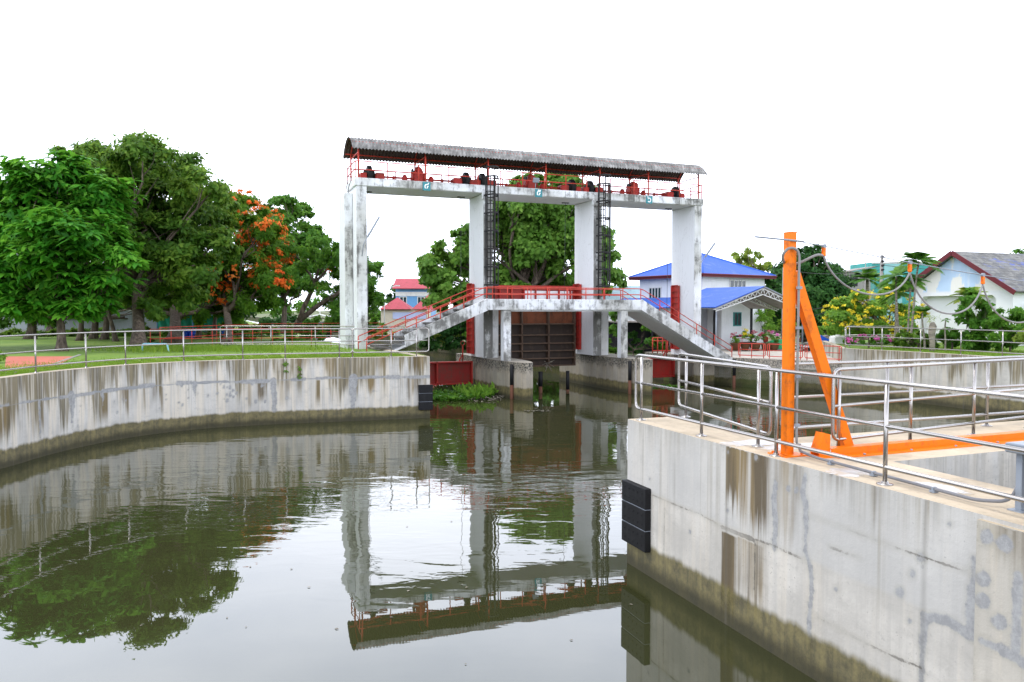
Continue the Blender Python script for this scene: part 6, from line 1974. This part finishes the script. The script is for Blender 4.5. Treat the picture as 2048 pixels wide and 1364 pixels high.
MB().tube([(-5, 0, .2), (-3, 0, 1.4), (0, 0, 1.9), (3, 0, 1.4), (5, 0, .2)], .12, 6).build('arch', M['white_trim'], t)
for x in (-3, -1.5, 0, 1.5, 3): MB().tube([(x, 0, 0), (x, 0, 2.6 - abs(x) * .2)], .06, 6).build('post', M['white_trim'], t)
t = thing('water_gauge', 'orange gauge post on the bank left of the tower', 'gauge post', D(693, 704, 38)[:2] + (1.6,))
MB().box((0, 0, .35), (.16, .06, 1.3)).build('board', M['orange'], t); MB().tube([(0, 0, -.5), (0, 0, 1.4)], .05, 6).build('post', M['rustpost'], t)

# ---- poles, wires
def pole(label, px, pyt, Y, zb, r=.10, arms=True):
    b_ = D(px, 650, Y); b_.z = zb; h = D(px, pyt, Y).z - zb
    t = thing('utility_pole', label, 'pole', b_, 0, 'concrete utility poles')
    MB().tube([(0, 0, -.1), (0, 0, h)], [r * 1.2, r * .8], 8).build('shaft', M['pole'], t)
    if arms:
        b = MB()
        for k in range(4): b.tube([(0, -.1, h - .15 - .3 * k), (0, -.3, h - .15 - .3 * k)], [.09, .06], 8)
        b.build('insulator', M['dark_door'], t)
    return b_ + Z * h
p1 = pole('weathered utility pole with dark insulators between the teal building and palms', 1761, 510, 55, 2.0, .13)
p2 = pole('slim utility pole left of the orange mast in front of the mango tree', 1566, 535, 52, 1.05, .10, False)
p3 = pole('thin pole with antenna left of the teal building', 1729, 513, 84, 2.0, .06, False)
w = thing('overhead_wires', 'thin overhead wires crossing from the pole toward the gabled roof', 'wires', p1)
for dz, tgt in ((.1, D(2100, 512, 46)), (.4, D(2100, 520, 46)), (.7, D(2100, 527, 46)), (1.0, D(1640, 545, 62))):
    MB().tube(sag(Vector((0, 0, -dz)), tgt - p1, .35), .018, 4).build('wire', M['wire'], w)
w = thing('overhead_wires', 'loose wires from the slim pole across the mango tree', 'wires', p2)
for dz, tgt in ((.1, D(1770, 528, 56)), (2.9, D(1760, 572, 55)), (3.1, D(1700, 602, 50))):
    MB().tube(sag(Vector((0, 0, -dz)), tgt - p2, .5), .018, 4).build('wire', M['wire'], w)
t = thing('tv_antenna', 'small television antenna above the shed beside the bodhi tree', 'antenna', D(1260, 560, 66))
MB().tube([(0, 0, -1.2), (0, 0, 1.4)], .03, 5).build('mast', M['greysteel'], t)
MB().bar((-.3, 0, 1.4), (.3, 0, 1.4), .03, .03).build('boom', M['greysteel'], t)

# ---- clutter at the back of the yard
t = thing('rubble_pile', 'heap of broken grey slabs at the back of the yard below the mango tree', 'rubble', D(1662, 683, 46)[:2] + (1.45,))
b = MB()
for k in range(70):
    x = random.gauss(0, 1.3); h = max(.05, (1 - abs(x) / 3) * random.random() * .9)
    b.box((x, random.uniform(-.7, .7), h), (random.uniform(.3, .9), random.uniform(.2, .7), random.uniform(.05, .14)), M=Matrix.Rotation(random.uniform(-.4, .4), 3, 'Y') @ Matrix.Rotation(random.uniform(0, 3), 3, 'Z'))
b.build('slabs', M['rock'], t)
t = thing('water_tank', 'square white plastic tank at the left end of the pink flower bed', 'tank', D(1676, 686, 42)[:2] + (1.75,))
MB().box((0, 0, .35), (.74, .7, .72), bev=.08).build('tank_body', M['plastic'], t)
MB().cyl((0, 0, .7), .12, .06, 14).build('lid', M['plastic'], t)
b = MB(); b.box((0, 0, -.15), (.9, .8, .28)); b.build('pallet', M['rock'], t)
t = thing('plastic_sheet', 'bright blue panel leaning on the rubble behind the orange brace', 'panel', D(1642, 684, 44.5)[:2] + (1.45,))
MB().box((0, 0, .42), (.55, .05, .95), M=Matrix.Rotation(.5, 3, 'Y')).build('sheet', M['bluetarp'], t)
t = thing('corrugated_sheet', 'crumpled pale roofing sheet lying left of the blue panel', 'sheet', D(1608, 686, 45)[:2] + (1.45,))
b = MB()
for k in range(5): b.box((-.6 + k * .35, .1 * k, .25 + .1 * (k % 2)), (.5, .6, .03), M=Matrix.Rotation(.5 - .25 * k, 3, 'Y'))
b.build('sheet', M['plastic'], t)
t = thing('net_heap', 'green netting heaped behind the pots left of the mast', 'netting', D(1558, 684, 47)[:2] + (1.45,))
b = MB(); b.lathe((0, 0, 0), [(1.0, 0), (.95, .25), (.7, .45), (.4, .58), (.1, .62), (.001, .62)], 20); b.build('netting', M['netting'], t)
t = thing('storage_crate', 'red plastic box on the railing behind the pots', 'box', D(1531, 690, 46.4)[:2] + (1.9,))
MB().box((0, 0, .2), (.26, .2, .3), bev=.02).build('box_body', M['red'], t)
